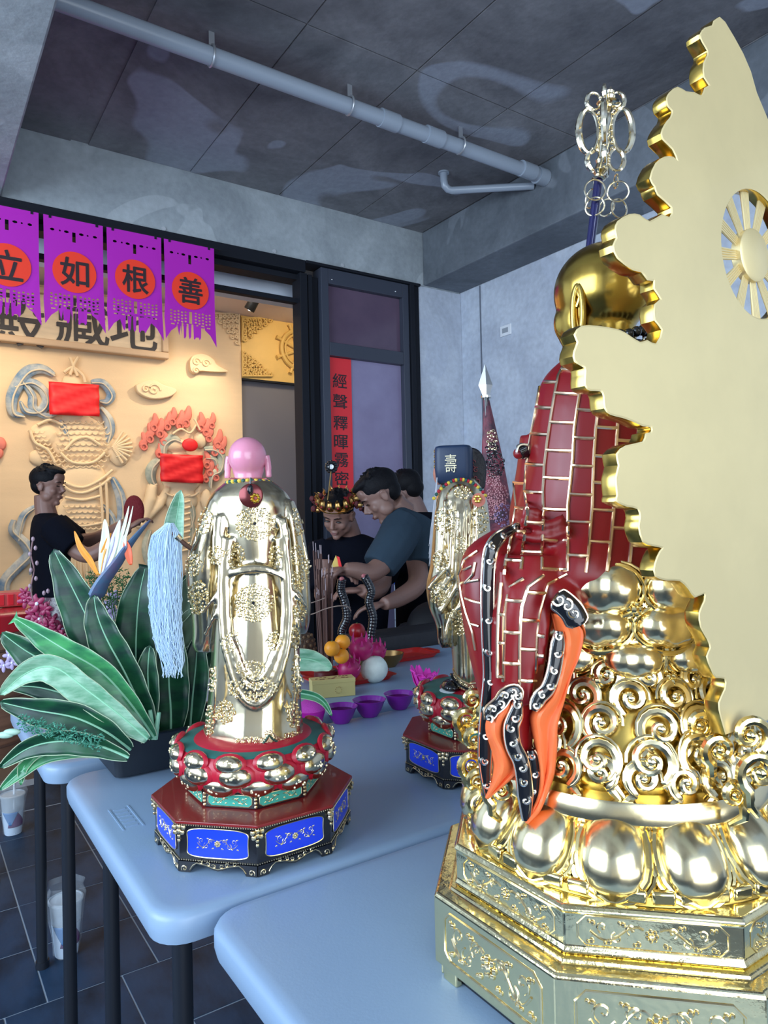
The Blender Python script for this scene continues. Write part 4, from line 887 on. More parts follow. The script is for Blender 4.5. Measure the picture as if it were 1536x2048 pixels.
for (cx, cy, rx, ry, m_) in ((985,900,12,14,gloss_black),(990,930,18,26,gloss_black),(984,880,9,20,trim_gold),(995,990,20,22,mat('pink_thread', (.45,.2,.22), .5)),(1005,1030,16,22,mat('violet_thread', (.25,.16,.3), .5)),(985,1020,14,20,mat('pink_thread', (.45,.2,.22), .5)),(985,960,14,12,mat('pink_thread', (.45,.2,.22), .5))): relief(cl, bvf, cx, cy, rx, ry, 1.1, m_, .0014, name='embroidery')
# ================================================================ FLOWER ARRANGEMENT
DPL = 1.62
pot_m = mat('planter_black', (.010,.016,.026), .45)
leaf_d = mat('leaf_dark', (.010,.085,.032), .42, var=.55, vscale=9, col2=(.003,.026,.02), stretch=(1,1,3))
leaf_b = mat('leaf_bright', (.07,.34,.12), .35, var=.5, vscale=12, col2=(.03,.17,.08), stretch=(1,1,3))
leaf_p = mat('leaf_pale', (.36,.58,.42), .4, var=.4, vscale=14, col2=(.13,.34,.20), stretch=(1,1,4))
rib_m = mat('leaf_rib', (.30,.60,.40), .4); edge_m = mat('leaf_edge', (.50,.62,.42), .45)
fa = thing('flower_arrangement', 'black trough of broad green leaves, orchids and a bird of paradise flower', 'plant', (.50, 1.72, TZ))
g = G(); R_ = []
for ins, z in ((.012,.741),(0,.745),(-.006,.826),(-.010,.83),(.004,.83),(.012,.775)):
    R_.append([Vector((x, y, z)) for x, y in rrect(.375+ins, 1.615+ins, .66-ins, 1.80-ins, .015)])
g.rings(R_); g.build('planter', pot_m, fa)
G().box((.39,1.63,.79),(.645,1.785,.812)).build('floral_foam', mat('foam_green', (.02,.10,.04), .9, bump=1, bscale=80), fa)
def leaf(mid, hw, m=leaf_d, D=DPL, fold=.35, rib=True, base=.12, tipw=.0, flip=1, edge=True, par=None):
    P = spline([PD(p[0], p[1], D+(p[2] if len(p) > 2 else 0)) for p in mid], 6); n = len(P); k = hw*D/F; R_ = []; EL = []; ER = []
    for i, p in enumerate(P):
        t = i/(n-1); T = (P[min(i+1, n-1)]-P[max(i-1, 0)]).normalized(); sd = T.cross(E2); sd = sd.normalized() if sd.length > .1 else E1; nn = sd.cross(T).normalized()
        w = k*max(base, sin(pi*min(1, (t*.93+.06)))**.75)
        if t > .97: w = k*tipw+.0008
        wav = .06*k*sin(i*1.3)
        row_ = [p + sd*(w*u) - nn*flip*(fold*w*abs(u)**1.2) + nn*(wav*abs(u)) for u in (-1,-.66,-.33,0,.33,.66,1)]
        R_.append(row_); EL.append(row_[0]); ER.append(row_[-1])
    g = G(); g.rings(R_, closed=False, cap=False); o = g.build('leaf', m, par or fa, solid=.0007)
    if rib: G().tube([r[3]-E2*.0008 for r in R_[:-1]], [lerp(.0032,.0008,i/(n-1)) for i in range(n-1)], 6).build('midrib', rib_m, o)
    if edge: e = G(); e.tube([q for q in EL[:-1]], .0009, 4); e.build('leaf_edge', edge_m, o); e = G(); e.tube([q for q in ER[:-1]], .0009, 4); e.build('leaf_edge', edge_m, o)
    return o
leaf([(300,1472),(268,1400),(225,1335),(180,1245),(140,1165),(107,1098)], 46)
leaf([(305,1474),(285,1420),(250,1345),(215,1280),(195,1230),(188,1190)], 36, leaf_d, DPL-.03)
leaf([(308,1474),(262,1408),(205,1345),(140,1305),(80,1268),(28,1235)], 30, leaf_b, DPL-.06, .5, tipw=.5)
leaf([(290,1478),(240,1435),(180,1385),(110,1335),(50,1300),(3,1265)], 40, leaf_d, DPL-.02)
leaf([(296,1478),(240,1430),(175,1380),(110,1335),(55,1345),(0,1390)], 30, leaf_p, DPL-.09, .6)
leaf([(290,1480),(215,1425),(150,1395),(80,1375),(15,1372)], 26, leaf_d, DPL-.05)
leaf([(262,1500),(215,1465),(150,1435),(70,1420),(0,1404)], 34, leaf_d, DPL-.10, .4)
leaf([(262,1485),(225,1430),(175,1400),(120,1392)], 26, leaf_d, DPL-.03)
leaf([(258,1515),(200,1492),(130,1482),(60,1495),(0,1535)], 24, leaf_d, DPL-.14, .5)
leaf([(240,1510),(160,1500),(90,1510),(40,1545),(0,1580)], 16, leaf_b, DPL-.12, .5)
leaf([(130,1490),(80,1500),(50,1530),(42,1570)], 12, leaf_b, DPL-.12, .5)
leaf([(306,1470),(278,1400),(272,1300),(278,1200),(292,1130)], 44, leaf_d, DPL+.03, .25, tipw=.3)
leaf([(300,1470),(298,1400),(296,1340),(300,1290)], 24, leaf_d, DPL-.02)
leaf([(342,1480),(342,1420),(338,1360),(340,1290),(345,1230)], 42, leaf_d, DPL+.05, .2)
leaf([(380,1470),(385,1400),(392,1330),(396,1270)], 30, leaf_d, DPL+.08, .3)
leaf([(330,1475),(360,1400),(400,1330),(425,1290)], 24, leaf_d, DPL+.10, .3)
leaf([(360,1475),(372,1380),(380,1300),(375,1230),(370,1150)], 30, leaf_d, DPL+.13, .2)
leaf([(320,1300),(340,1150),(352,1050),(362,980)], 22, leaf_p, DPL+.06, .7)
leaf([(345,1250),(378,1190),(385,1150)], 24, mat('leaf_olive', (.10,.17,.10), .5), DPL+.09, .3, rib=False)
leaf([(350,1300),(380,1250),(395,1215)], 24, mat('leaf_olive', (.10,.17,.10), .5), DPL+.09, .3, rib=False)
leaf([(430,1350),(520,1330),(600,1318),(640,1325),(664,1338)], 22, leaf_p, 1.86, .4)
leaf([(430,1400),(540,1385),(610,1388),(645,1402),(664,1432)], 9, leaf_b, 1.80, .4)
for pts in ([(303,1476),(262,1402)], [(308,1478),(300,1420)], [(295,1480),(225,1428)], [(310,1478),(318,1425)]):
    G().tube([PD(x, y, DPL-.05) for x, y in pts], [.0065,.0045], 8).build('stem', rib_m, fa)
# bird of paradise
bp = G(); P = spline([PD(190,1198,DPL), PD(205,1165,DPL-.01), PD(235,1125,DPL-.01), PD(262,1085,DPL), PD(300,1040,DPL+.01)], 5); n = len(P)
bp.tube(P, [(.022 if i > 1 else .014)*(1-i/(n-1))**.7+.0015 for i in range(n)], 10, flat=.6); bd_ = bp.build('bird_of_paradise_spathe', mat('spathe_blue', (.06,.15,.26), .45, var=.5, vscale=20, col2=(.12,.10,.20)), fa)
G().tube([PD(215,1470,DPL+.02), PD(190,1330,DPL+.02), PD(188,1200,DPL)], .006, 8).build('stem', rib_m, fa)
for pts, m_, w in (([(196,1150),(180,1120),(162,1095),(149,1062)], mat('sepal_orange', (.80,.30,.02), .4), 7), ([(202,1148),(208,1105),(212,1075),(210,1038)], mat('sepal_cream', (.75,.85,.62), .4), 10), ([(206,1150),(222,1110),(232,1075),(240,1040)], mat('sepal_white', (.75,.80,.85), .4), 8), ([(208,1152),(232,1100),(248,1055),(258,1012)], mat('sepal_cream', (.8,.7,.4), .4), 4), ([(210,1155),(238,1105),(255,1060),(266,1012)], mat('sepal_cream', (.8,.7,.4), .4), 3), ([(200,1150),(204,1115),(214,1085),(222,1066)], mat('sepal_orange', (.80,.30,.02), .4), 5), ([(262,1130),(256,1100),(250,1080)], mat('sepal_red', (.85,.14,.05), .4), 8), ([(238,1120),(245,1095),(250,1070)], mat('sepal_white', (.75,.80,.85), .4), 8), ([(203,1150),(216,1110),(224,1085),(230,1060)], mat('sepal_lilac', (.45,.38,.65), .4), 5)):
    leaf(pts, w, m_, DPL-.01, .3, False, .3, edge=False, par=bd_)
# orchids
orm = mat('orchid_crimson', (.25,.008,.06), .45); orl = mat('orchid_lilac', (.42,.34,.55), .5); orw = mat('orchid_throat', (.75,.8,.95), .5)
rn = random.Random(12)
def orchid(x, y, D, m_, r=.016):
    c = PD(x, y, D); g = G(); a0 = rn.uniform(0, 6)
    for k in range(5):
        a = a0+2*pi*k/5; d_ = E1*cos(a)+UPZ*sin(a); g.blob(c+d_*r*.62-E2*rn.uniform(0,.006), (r*.62, .0018, r*.34), 8, 6, Matrix((d_, E2, d_.cross(E2))).transposed())
    o = g.build('orchid_blossom', m_, fa); G().blob(c-E2*.004, (r*.25,)*3, 7, 5).build('orchid_throat', orw if m_ is orl or rn.random() < .35 else orm, o)
for i in range(34):
    t = rn.random(); orchid(lerp(58,150,t)+rn.uniform(-14,14), lerp(1200,1310,t)+rn.uniform(-24,24), DPL+.10+rn.uniform(-.03,.03), orm, rn.uniform(.011,.018))
for x, y in ((222,1208),(232,1225),(238,1245),(215,1225),(228,1195)): orchid(x, y, DPL+.12, orl, .016)
for x, y in ((20,1310),(10,1330),(26,1325)): orchid(x, y, DPL+.1, orl, .014)
sm_ = mat('orchid_stem', (.20,.10,.11), .5)
for pts in ([(66,1078),(62,1110),(68,1140),(62,1180),(75,1220),(110,1270),(160,1330),(230,1420)], [(100,1200),(85,1240),(120,1300),(200,1400)], [(240,1240),(250,1320),(280,1440)]):
    g = G(); P = [PD(x, y, DPL+.08) for x, y in pts]; g.tube(spline(P, 4), .0018, 6); g.build('orchid_stem', sm_, fa)
for x, y in ((66,1078),(71,1096),(60,1108),(74,1126),(62,1140),(72,1157),(60,1172),(88,1186),(96,1182)): G().blob(PD(x, y, DPL+.075), (.004,.004,.006), 8, 6).build('orchid_bud', mat('bud_mauve', (.32,.22,.26), .5), fa)
# filler greens
g = G()
for i in range(420):
    t = rn.random(); x = lerp(40, 205, t)+rn.uniform(-8,8); y = lerp(1446, 1490, t)+rn.uniform(-18,14); c = PD(x, y, DPL-.16+rn.uniform(-.02,.02)); d_ = Vector((rn.uniform(-1,1), rn.uniform(-1,1), rn.uniform(-.4,1))).normalized(); g.tube([c, c+d_*.007], [.0016,.0003], 4)
for k in range(9):
    P = [PD(255, 1500, DPL-.08), PD(170, 1478+k*2, DPL-.13), PD(60+k*14, 1440+k*5, DPL-.16)]; g.tube(spline(P, 4), .0008, 4)
g.build('filler_sprays', mat('spray_green', (.07,.30,.20), .55), fa, kind='stuff')
g = G()
for i in range(420):
    x = rn.uniform(172, 262); y = rn.uniform(1140, 1225); c = PD(x, y, DPL+.07+rn.uniform(-.02,.02)); d_ = Vector((rn.uniform(-1,1), rn.uniform(-1,1), rn.uniform(-.6,1))).normalized(); g.tube([c, c+d_*.011], [.0016,.0003], 4)
for k in range(8): g.tube(spline([PD(270, 1420, DPL+.06), PD(240, 1300, DPL+.07), PD(175+k*12, 1150+(k % 3)*15, DPL+.07)], 4), .0012, 4)
g.build('fern_tuft', mat('fern_green', (.05,.16,.05), .6), fa, kind='stuff')
for x, y, a in ((24,1464,0),(10,1470,.3)): G().blob(PD(x, y, DPL-.17), (.018,.007,.007), 12, 8, Matrix((E1, E2, UPZ)).transposed()).build('lily_bud', mat('bud_green', (.40,.60,.48), .45), fa)
# ================================================================ OFFERINGS
def onT_(x, y, z=TZ): return PZ(x, y, z)
tray_m = mat('tray_red', (.55,.02,.015), .3, coat=.2)
def tray(c, w, d, lab, grp='red trays'):
    t = thing('serving_tray', lab, 'tray', (c.x, c.y, TZ), grp); g = G(); R_ = []
    for ins, z in ((.018,.7405),(.012,.741),(0,.757),(-.006,.7575),(.002,.7575),(.016,.745),(.04,.744)):
        R_.append([Vector((c.x+x, c.y+y, z)) for x, y in rrect(-w/2+ins, -d/2+ins, w/2-ins, d/2-ins, .03)])
    g.rings(R_); g.build('tray_body', tray_m, t)
    for s in (-1, 1):
        g = G(); g.rings([[Vector((c.x+s*(w/2)+x*s, c.y+y, z)) for x, y in rrect(-.004,-.045,.028,.045,.015)] for z in (.7545,.758)]); g.build('handle', tray_m, t)
    return t
tray(Vector((1.29,2.17,0)), .26, .26, 'red tray under the dragon fruit and pale melon')
tray(Vector((1.66,2.34,0)), .26, .16, 'red tray at the far edge of the tables, right of the brass bowl')
skin_o = mat('orange_peel', (.95,.36,.02), .4, bump=.5, bscale=300, bdist=.001)
def sph(name, lab, cat, x, y, D, r, m_, grp=None, extra=None, sq=1.0):
    c = PD(x, y, D); t = thing(name, lab, cat, (c.x, c.y, c.z-r*sq), grp); g = G(); R_ = []
    pr_ = [(r*sin(pi*i/12)*(1 if i not in (0,) else 0), -r*sq*cos(pi*i/12)*(1-.06*(i > 10))) for i in range(13)]; g.lathe(pr_, c, 20); o = g.build('fruit_body', m_, t)
    if extra: extra(t, c, r)
    return t
def navel(t, c, r): G().lathe([(0,.002),(.003,.0015),(.0035,0),(0,-.001)], c+UPZ*r*.93, 8).build('stem_scar', mat('scar_green', (.10,.16,.03), .6), t)
sph('mandarin_orange', 'mandarin orange on top of the stacked pair, right of the incense', 'fruit', 685, 1284, 2.34, .0255, skin_o, 'mandarins by the incense', navel)
sph('mandarin_orange', 'mandarin orange below its twin, in front of the dragon fruit', 'fruit', 683, 1312, 2.32, .0255, skin_o, 'mandarins by the incense', navel)
sph('mandarin_orange', 'mandarin orange half hidden behind the incense sticks', 'fruit', 664, 1297, 2.29, .0255, skin_o, 'mandarins by the incense', navel)
dfm = mat('dragon_fruit_skin', (.50,.01,.14), .4, var=.3, vscale=20)
def scales(t, c, r):
    for i in range(11):
        a = i*2.4; ph = .3+.12*i; n_ = Vector((cos(a)*sin(ph+.4), sin(a)*sin(ph+.4), cos(ph+.1))).normalized(); up_ = (UPZ-n_*n_.z*.6).normalized()
        g = G(); g.tube([c+n_*r*.93, c+n_*r*1.1+up_*r*.15, c+n_*r*1.2+up_*r*.45], [r*.2, r*.13, r*.02], 6, flat=.4); g.build('scale', mat('scale_tip', (.55,.03,.22), .45), t)
sph('dragon_fruit', 'larger magenta dragon fruit behind the mandarins', 'fruit', 722, 1297, 2.44, .042, dfm, None, scales)
sph('dragon_fruit', 'magenta dragon fruit at the right, beside the brass bowl', 'fruit', 752, 1303, 2.56, .036, dfm, None, scales)
sph('dragon_fruit', 'magenta dragon fruit lying between the yellow box and the pale melon', 'fruit', 698, 1338, 2.38, .039, dfm, None, scales)
sph('guava', 'olive brown guava between mandarins and pale melon', 'fruit', 710, 1320, 2.44, .025, mat('guava_skin', (.30,.24,.09), .5, var=.3), None, navel)
sph('pale_melon', 'round pale mint green melon on the red tray', 'fruit', 748, 1338, 2.44, .048, mat('melon_skin', (.80,.90,.82), .45, var=.12, vscale=30), None, navel, .98)
sph('red_apple', 'dark red apple behind the dragon fruit', 'fruit', 714, 1262, 2.56, .030, mat('apple_red', (.28,.006,.01), .3), None, navel)
# pineapple behind the statue
c = PD(604, 1290, 2.66); t = thing('pineapple', 'brown pineapple half hidden behind the pink headed statue', 'fruit', (c.x, c.y, TZ)); g = G(); g.lathe([(.02,-.07),(.045,-.05),(.052,0),(.045,.05),(.02,.07)], Vector((c.x, c.y, .812)), 20); g.build('fruit_body', mat('pineapple_skin', (.10,.055,.03), .7, var=.6, vscale=60, bump=1, bscale=60), t)
g = G()
for j in range(8):
    for k in range(12): a = 2*pi*(k+.5*(j % 2))/12; z = -.055+j*.016; r = .05*sqrt(max(.1, 1-(z/.085)**2)); g.blob(Vector((c.x+r*cos(a), c.y+r*sin(a), .812+z)), .007, 6, 4)
g.build('eyes', mat('pineapple_eye', (.13,.07,.03), .7), t, kind='stuff')
# yellow box
a0, a1 = onT_(625,1399), onT_(711,1391); ex = Vector((a1.x-a0.x, a1.y-a0.y, 0)); w = ex.length; ex.normalize(); ey = Vector((-ex.y, ex.x, 0)); h = .056
t = thing('yellow_box', 'yellow carton with dark flower print on its lid, beside the purple bowls', 'box', ((a0.x+a1.x)/2, (a0.y+a1.y)/2, TZ))
yb = mat('box_yellow', (.62,.52,.20), .55); MX = Matrix.Translation(Vector((a0.x, a0.y, TZ))) @ Matrix(((ex.x,ey.x,0,0),(ex.y,ey.y,0,0),(0,0,1,0),(0,0,0,1)))
G().box((0,0,.0005),(w,.052,h), MX).build('carton', yb, t, False, bevel=.001)
G().box((-.001,-.001,h-.012),(w+.001,.053,h+.001), MX).build('lid', yb, t, False, bevel=.001)
g = G(); rn = random.Random(4)
for i in range(16): x, y = rn.uniform(.01, w-.01), rn.uniform(.008,.045); q = MX @ Vector((x, y, h+.0015)); g.blob(q, (.006,.004,.0004), 7, 3)
g.build('printed_flowers', mat('print_brown', (.18,.03,.03), .6), t, kind='stuff')
g = G()
for i in range(9):
    a = 2*pi*i/9; q = MX @ Vector((w*.6+.010*cos(a), -.0014, h*.40+.010*sin(a))); g.blob(q, .0016, 5, 3)
g.build('stamp', mat('print_ochre', (.45,.30,.10), .6), t, kind='stuff')
# purple bowls
bw = mat('bowl_purple', (.20,.008,.30), .25, coat=.3); liq = mat('dark_tea', (.05,.004,.02), .08)
def bowl(x, y, D, r, lab, m1=bw, fill=liq, grp='purple bowls in a row'):
    c = PZ(x, y, TZ); t = thing('plastic_bowl', lab, 'bowl', (c.x, c.y, TZ), grp); k = r/.046
    g = G(); g.lathe([(.0,.0006),(.022,.0006),(.024,.003),(.034,.018),(.0415,.038),(.046,.0445),(.047,.046),(.0455,.0465),(.040,.038),(.032,.018),(.02,.005),(0,.004)], (0,0,0), 36); g.V = [Vector((v.x*k+c.x, v.y*k+c.y, v.z*k+TZ)) for v in g.V]; g.build('bowl_body', m1, t)
    if fill: g = G(); g.lathe([(0,.034),(.0382,.034),(.0382,.033)], (0,0,0), 32); g.V = [Vector((v.x*k+c.x, v.y*k+c.y, v.z*k+TZ)) for v in g.V]; g.build('liquid', fill, t)
    return t, c, k
bowl(683, 1445, 0, .045, 'purple plastic bowl of dark tea, nearest the pink sugar cup')
bowl(739, 1432, 0, .047, 'purple plastic bowl of dark tea, middle of the three in the row')
bowl(799, 1417, 0, .045, 'purple plastic bowl of dark tea, rightmost of the row beside the elder statue')
c = PZ(622, 1452, TZ); t = thing('sugar_cup', 'bright magenta cup heaped with pink sugar', 'cup', (c.x, c.y, TZ))
g = G(); g.lathe([(0,.0006),(.026,.0006),(.029,.004),(.038,.035),(.0395,.044),(.037,.044),(.034,.03),(0,.028)], c, 32); g.build('cup_body', mat('cup_magenta', (.55,.01,.38), .35), t)
g = G(); g.lathe([(.037,.043),(.036,.050),(.030,.062),(.018,.070),(0,.073)], c, 32); g.build('sugar', mat('pink_sugar', (.70,.07,.55), .8, bump=1, bscale=300, bdist=.002), t)
# pink folded paper flower
c = PZ(850, 1386, TZ); t = thing('paper_flower', 'crumpled pink paper lotus behind the elder statue base', 'flower', (c.x, c.y, TZ)); pk = mat('pink_paper', (.80,.05,.50), .55)
for i in range(9):
    a = 2*pi*i/9; d_ = Vector((cos(a), sin(a), 0)); sdv = Vector((-sin(a), cos(a), 0)); b_ = Vector((c.x, c.y, TZ+.004)); rows_ = []
    for j in range(5):
        v = j/4; ww = .022*sin(pi*(v*.8+.12)); rows_.append([b_+d_*(.012+.035*v)+UPZ*(.01+.055*v+.012*sin(v*5+i))+sdv*(ww*u)+UPZ*(.006*abs(u)) for u in (-1,-.5,0,.5,1)])
    g = G(); g.rings(rows_, closed=False, cap=False); g.build('paper_petal', pk, t, solid=.0008)
G().lathe([(0,.0005),(.032,.0005),(.040,.012),(.037,.012),(0,.005)], Vector((c.x, c.y, TZ)), 24).build('dish', gloss_black, t)
# incense
t = thing('incense_bundle', 'tall bundle of brown incense sticks standing beside the pink headed statue', 'incense', (PD(650,1345,2.38).x, PD(650,1345,2.38).y, TZ), None)
im = mat('incense_brown', (.10,.045,.035), .7); it = mat('incense_tip', (.50,.40,.42), .6); rn = random.Random(21)
for i in range(28):
    x0 = rn.uniform(632, 665); y0 = rn.uniform(1085, 1200) if i > 4 else (1083, 1086, 1090, 1100, 1135)[i]; x0 = x0 if i > 4 else (626, 631, 642, 636, 650)[i]; D = 2.38+rn.uniform(-.03,.03)
    tp = PD(x0, y0, D); bt_ = PD(lerp(x0, 650, .35)+5, 1338, D); bt_.z = max(bt_.z, TZ+.004); md_ = tp.lerp(bt_, .07)
    s = G().tube([md_, bt_], .0029, 6).build('incense_stick', im, t); G().tube([tp, md_], .0011, 5).build('stick_tip', it, s)
g = G(); g.tube(spline([PD(600,1232,2.12), PD(625,1228,2.12), PD(650,1218,2.13), PD(676,1212,2.14), PD(695,1213,2.16), PD(702,1222,2.2)], 5), .0016, 6); g.build('tying_wire', mat('wire_tan', (.35,.25,.2), .5), t)
g = G(); g.tube(spline([PD(602,1210,2.12), PD(625,1205,2.12), PD(650,1196,2.14)], 5), .0014, 6); g.build('tying_wire', mat('wire_tan', (.35,.25,.2), .5), t)
c = PD(652,1345,2.40); G().lathe([(0,.0006),(.03,.0006),(.042,.02),(.040,.05),(.034,.056),(.03,.05),(0,.045)], Vector((c.x, c.y, TZ)), 28).build('incense_pot', mat('pot_dark_red', (.10,.01,.01), .4), t)
# black ridged candles
for (pts, lab) in (([(688,1282),(684,1262),(694,1235),(690,1205),(682,1180),(684,1158)], 'black ridged wavy candle left of its pair, behind the mandarins'), ([(738,1300),(742,1270),(746,1235),(738,1205),(742,1180),(728,1152)], 'black ridged wavy candle with a pink tip, right of its pair')):
    P = spline([PD(x, y, 2.72) for x, y in pts], 6); n = len(P); t = thing('wavy_candle', lab, 'candle', tuple(Vector((P[0].x, P[0].y, TZ)))); P = [Vector((P[0].x, P[0].y, TZ+.0005))]+P
    g = G(); PP = spline(P, 3); g.tube(PP, [.0165+.0009*sin(i*1.9) for i in range(len(PP))], 12); g.build('candle_body', gloss_black, t)
    G().blob(P[-1]-E2*.010+UPZ*.001, (.011,.007,.009), 12, 8).build('candle_tip', mat('tip_pink', (.40,.12,.13), .5), t)
c = PD(775, 1297, 2.70); t = thing('brass_bowl', 'small brass bowl behind the dragon fruit', 'bowl', (c.x, c.y, TZ)); G().lathe([(0,.0006),(.03,.0006),(.055,.03),(.062,.05),(.058,.05),(.05,.03),(0,.008)], Vector((c.x, c.y, TZ)), 32).build('bowl_body', mat('brass', (.30,.18,.07), .35, .9), t)
# dark cloth table beyond
t = thing('black_cloth_table', 'low table under black cloth between the offerings and the leaning men', 'table', (2.3, 2.8, 0)); bc = mat('black_tablecloth', (.014,.014,.018), .6, bump=.5, bscale=14, bdist=.01)
g = G(); R_ = []
for z, o in ((.003,.03),(.3,.022),(.74,.006),(.795,0),(.80,-.01)):
    R_.append([Vector((x+o*.5*sin(y*30+x*26), y+o*.5*sin(x*31), z)) for x, y in rrect(1.60-o, 2.52-o, 2.9+o, 2.72+o, .03, 4)])
# densify the skirt
g.rings(R_); g.build('tablecloth', bc, t)
tray(Vector((1.92,2.12,0)), .16, .14, 'dark red tray just in front of the black cloth table')
bpy.data.objects['serving_tray.002'].location.z += 0
# drum at far left
c = Vector((.12, 3.0, 0)); t = thing('wooden_drum', 'big brown wooden drum with a glossy red rim at the far left', 'drum', tuple(c)); wood = mat('drum_wood', (.30,.15,.09), .45, var=.4, vscale=4, stretch=(1,1,10))
g = G(); g.lathe([(.29,.48),(.31,.52),(.325,.70),(.32,.86),(.31,.94)], c, 48); g.build('drum_body', wood, t)
G().lathe([(.31,.935),(.326,.94),(.328,.995),(.315,1.005),(.28,1.005)], c, 48).build('red_rim', mat('drum_red', (.55,.01,.02), .25, coat=.4), t)
G().lathe([(.29,1.002),(.15,1.006),(0,1.007)], c, 48).build('drum_skin', mat('drum_skin', (.65,.48,.30), .6), t)
G().lathe([(.16,.0),(.05,.03),(.05,.45),(.27,.481)], c, 32).build('drum_stand', black_m, t)
for z in (.56,.72,.88): G().torus(c+UPZ*z, interp([(.48,.29),(.52,.31),(.70,.325),(.86,.32),(.94,.31)], z)+.002, .005, (0,0,1), 48, 6).build('hoop', mat('hoop_brown', (.12,.06,.04), .4), t)
g = G(); rn = random.Random(2)
for i in range(40): a = 2*pi*i/40; G
for i in range(28): a = 2*pi*i/28; G().blob(c+Vector((.316*cos(a), .316*sin(a), .915)), .008, 7, 5).build('drum_nail', gloss_black, t)
# red lacquer box on the drum's right
t = thing('red_lattice_box', 'small red box standing on the drum beside the man in black', 'box', (.30, 2.98, 1.008))
G().box((.24,2.93,1.008),(.37,3.04,1.06)).build('box_body', mat('lattice_red', (.55,.06,.06), .4), t, False, bevel=.004)
for i in range(4): G().box((.247+i*.031,2.922,1.014),(.268+i*.031,2.931,1.054)).build('panel', mat('drum_red', (.55,.01,.02), .25, coat=.4), t, False, bevel=.002)
# takeaway cups on the floor
cup_c = mat('cup_clear', (.75,.85,.92), .12, alpha=.45); cup_w = mat('cup_print_white', (.62,.74,.88), .4); cup_p = mat('cup_print_purple', (.12,.015,.14), .4); cup_b = mat('cup_print_blue', (.12,.26,.50), .4)
def cup(c, lab, rz):
    t = thing('takeaway_cup', lab, 'cup', (c.x, c.y, 0), 'takeaway cups on the floor'); r = lambda z: lerp(.033, .047, z/.16)
    G().lathe([(0,.001),(.032,.001),(.033,.004),(r(.10),.10)], c, 36).build('cup_sleeve', cup_w, t)
    G().lathe([(r(.10),.10),(r(.16),.16)], c, 36).build('cup_wall', cup_c, t)
    G().lathe([(.046,.158),(.050,.16),(.050,.166),(.046,.168),(.044,.164),(0,.164)], c, 36).build('lid', cup_c, t)
    g = G(); R_ = []
    for j in range(9):
        z = lerp(.035, .10, j/8); ww = lerp(1.1, .25, (j/8)); R_.append([c+Vector(((r(z)+.0008)*cos(rz+.9-j*.05+ww*u), (r(z)+.0008)*sin(rz+.9-j*.05+ww*u), z)) for u in [i/6 for i in range(-6, 7)]])
    g.rings(R_, closed=False, cap=False); g.build('purple_print', cup_p, t, solid=.0006)
    g = G(); R_ = []
    for j in range(9):
        z = lerp(.045, .10, j/8); ww = lerp(.1, .8, (j/8)); R_.append([c+Vector(((r(z)+.0016)*cos(rz+.1+ww*u), (r(z)+.0016)*sin(rz+.1+ww*u), z)) for u in [i/6 for i in range(-6, 7)]])
    g.rings(R_, closed=False, cap=False); g.build('blue_print', cup_b, t, solid=.0006)
    G().tube([c+Vector((.004,0,.03)), c+Vector((.008,.002,.245))], .005, 10).build('straw', mat('straw_white', (.8,.85,.9), .3), t)
    g = G(); rn = random.Random(int(c.x*100)); R_ = []
    for z, k in ((.002,1.05),(.05,1.12),(.12,1.12),(.17,1.2),(.20,.9),(.215,1.0)):
        R_.append([c+Vector(((r(z)*k+.004*sin(5*a+z*40))*cos(a), (r(z)*k+.004*sin(5*a+z*40))*sin(a), z)) for a in [2*pi*i/28 for i in range(28)]])
    g.rings(R_, cap=False); g.build('plastic_bag', mat('thin_plastic', (.8,.88,.95), .15, alpha=.16), t)
rzc = radians(243)
cup(Vector((.395, 2.36, 0)), 'takeaway drink cup with purple print and straw between the front table legs', rzc)
cup(Vector((.37, 3.42, 0)), 'takeaway drink cup in a bag on the floor further back, by the rear table leg', rzc)
# ================================================================ HALL RELIEFS, SIGN, BANNERS, STRIP
relm = mat('relief_cream', (.82,.63,.40), .65, bump=.1, bscale=60); relg = mat('relief_gold_plaster', (.72,.47,.14), .5); blue_r = mat('ribbon_blue', (.10,.22,.38), .6, var=.6, vscale=6, col2=(.55,.55,.50)); grn_r = mat('ribbon_grey_green', (.28,.33,.28), .6, var=.4, vscale=6, col2=(.60,.58,.45)); flame_m = mat('flame_rose', (.72,.20,.15), .6)
paper_r = mat('red_paper', (.80,.015,.02), .5)
def WP(x, y, off=0, Y=YT): return PY(x, y, Y-off)
EX = Vector((1,0,0)); NY = Vector((0,-1,0))
def clampY(g):
    for v in g.V: v.y = min(v.y, YT-.0015)
    return g
def wall_prism(g, pts, off, th):
    P = [WP(x, y) for x, y in pts]; g.prism([(p.x, p.z) for p in P], (0, YT-off, 0), (1,0,0), (0,0,1), NY, th)
def wt(g, pts, off, r, flat=1, n=6, closed=False, k=5, taper=False):
    P = spline([WP(x, y, off) for x, y in pts], k); m = len(P)
    g.tube(P, [r*(sin(pi*(.08+.90*i/(m-1)))**.6) for i in range(m)] if taper else r, 8, flat=flat, up=(0,-1,0))
g1 = thing('guardian_relief', 'tall armoured guardian carved in relief with blue ribbons, behind the man in black', 'relief', tuple(WP(160, 1180, .02)))
g = G(); 
for (x, y, rx, ry, t) in ((162,880,62,50,.05),(165,960,48,45,.06),(165,1030,50,50,.055),(170,1110,48,60,.05),(90,868,30,24,.05),(238,905,24,30,.045),(80,915,22,18,.04),(145,770,22,26,.05),(148,820,30,30,.06),(165,1200,52,60,.045)):
    g.blob(WP(x, y, 0), (rx*.0043, t, ry*.0043), 18, 12)
clampY(g).build('carved_body', relm, g1, remesh=.012, sm=4)
g = G()
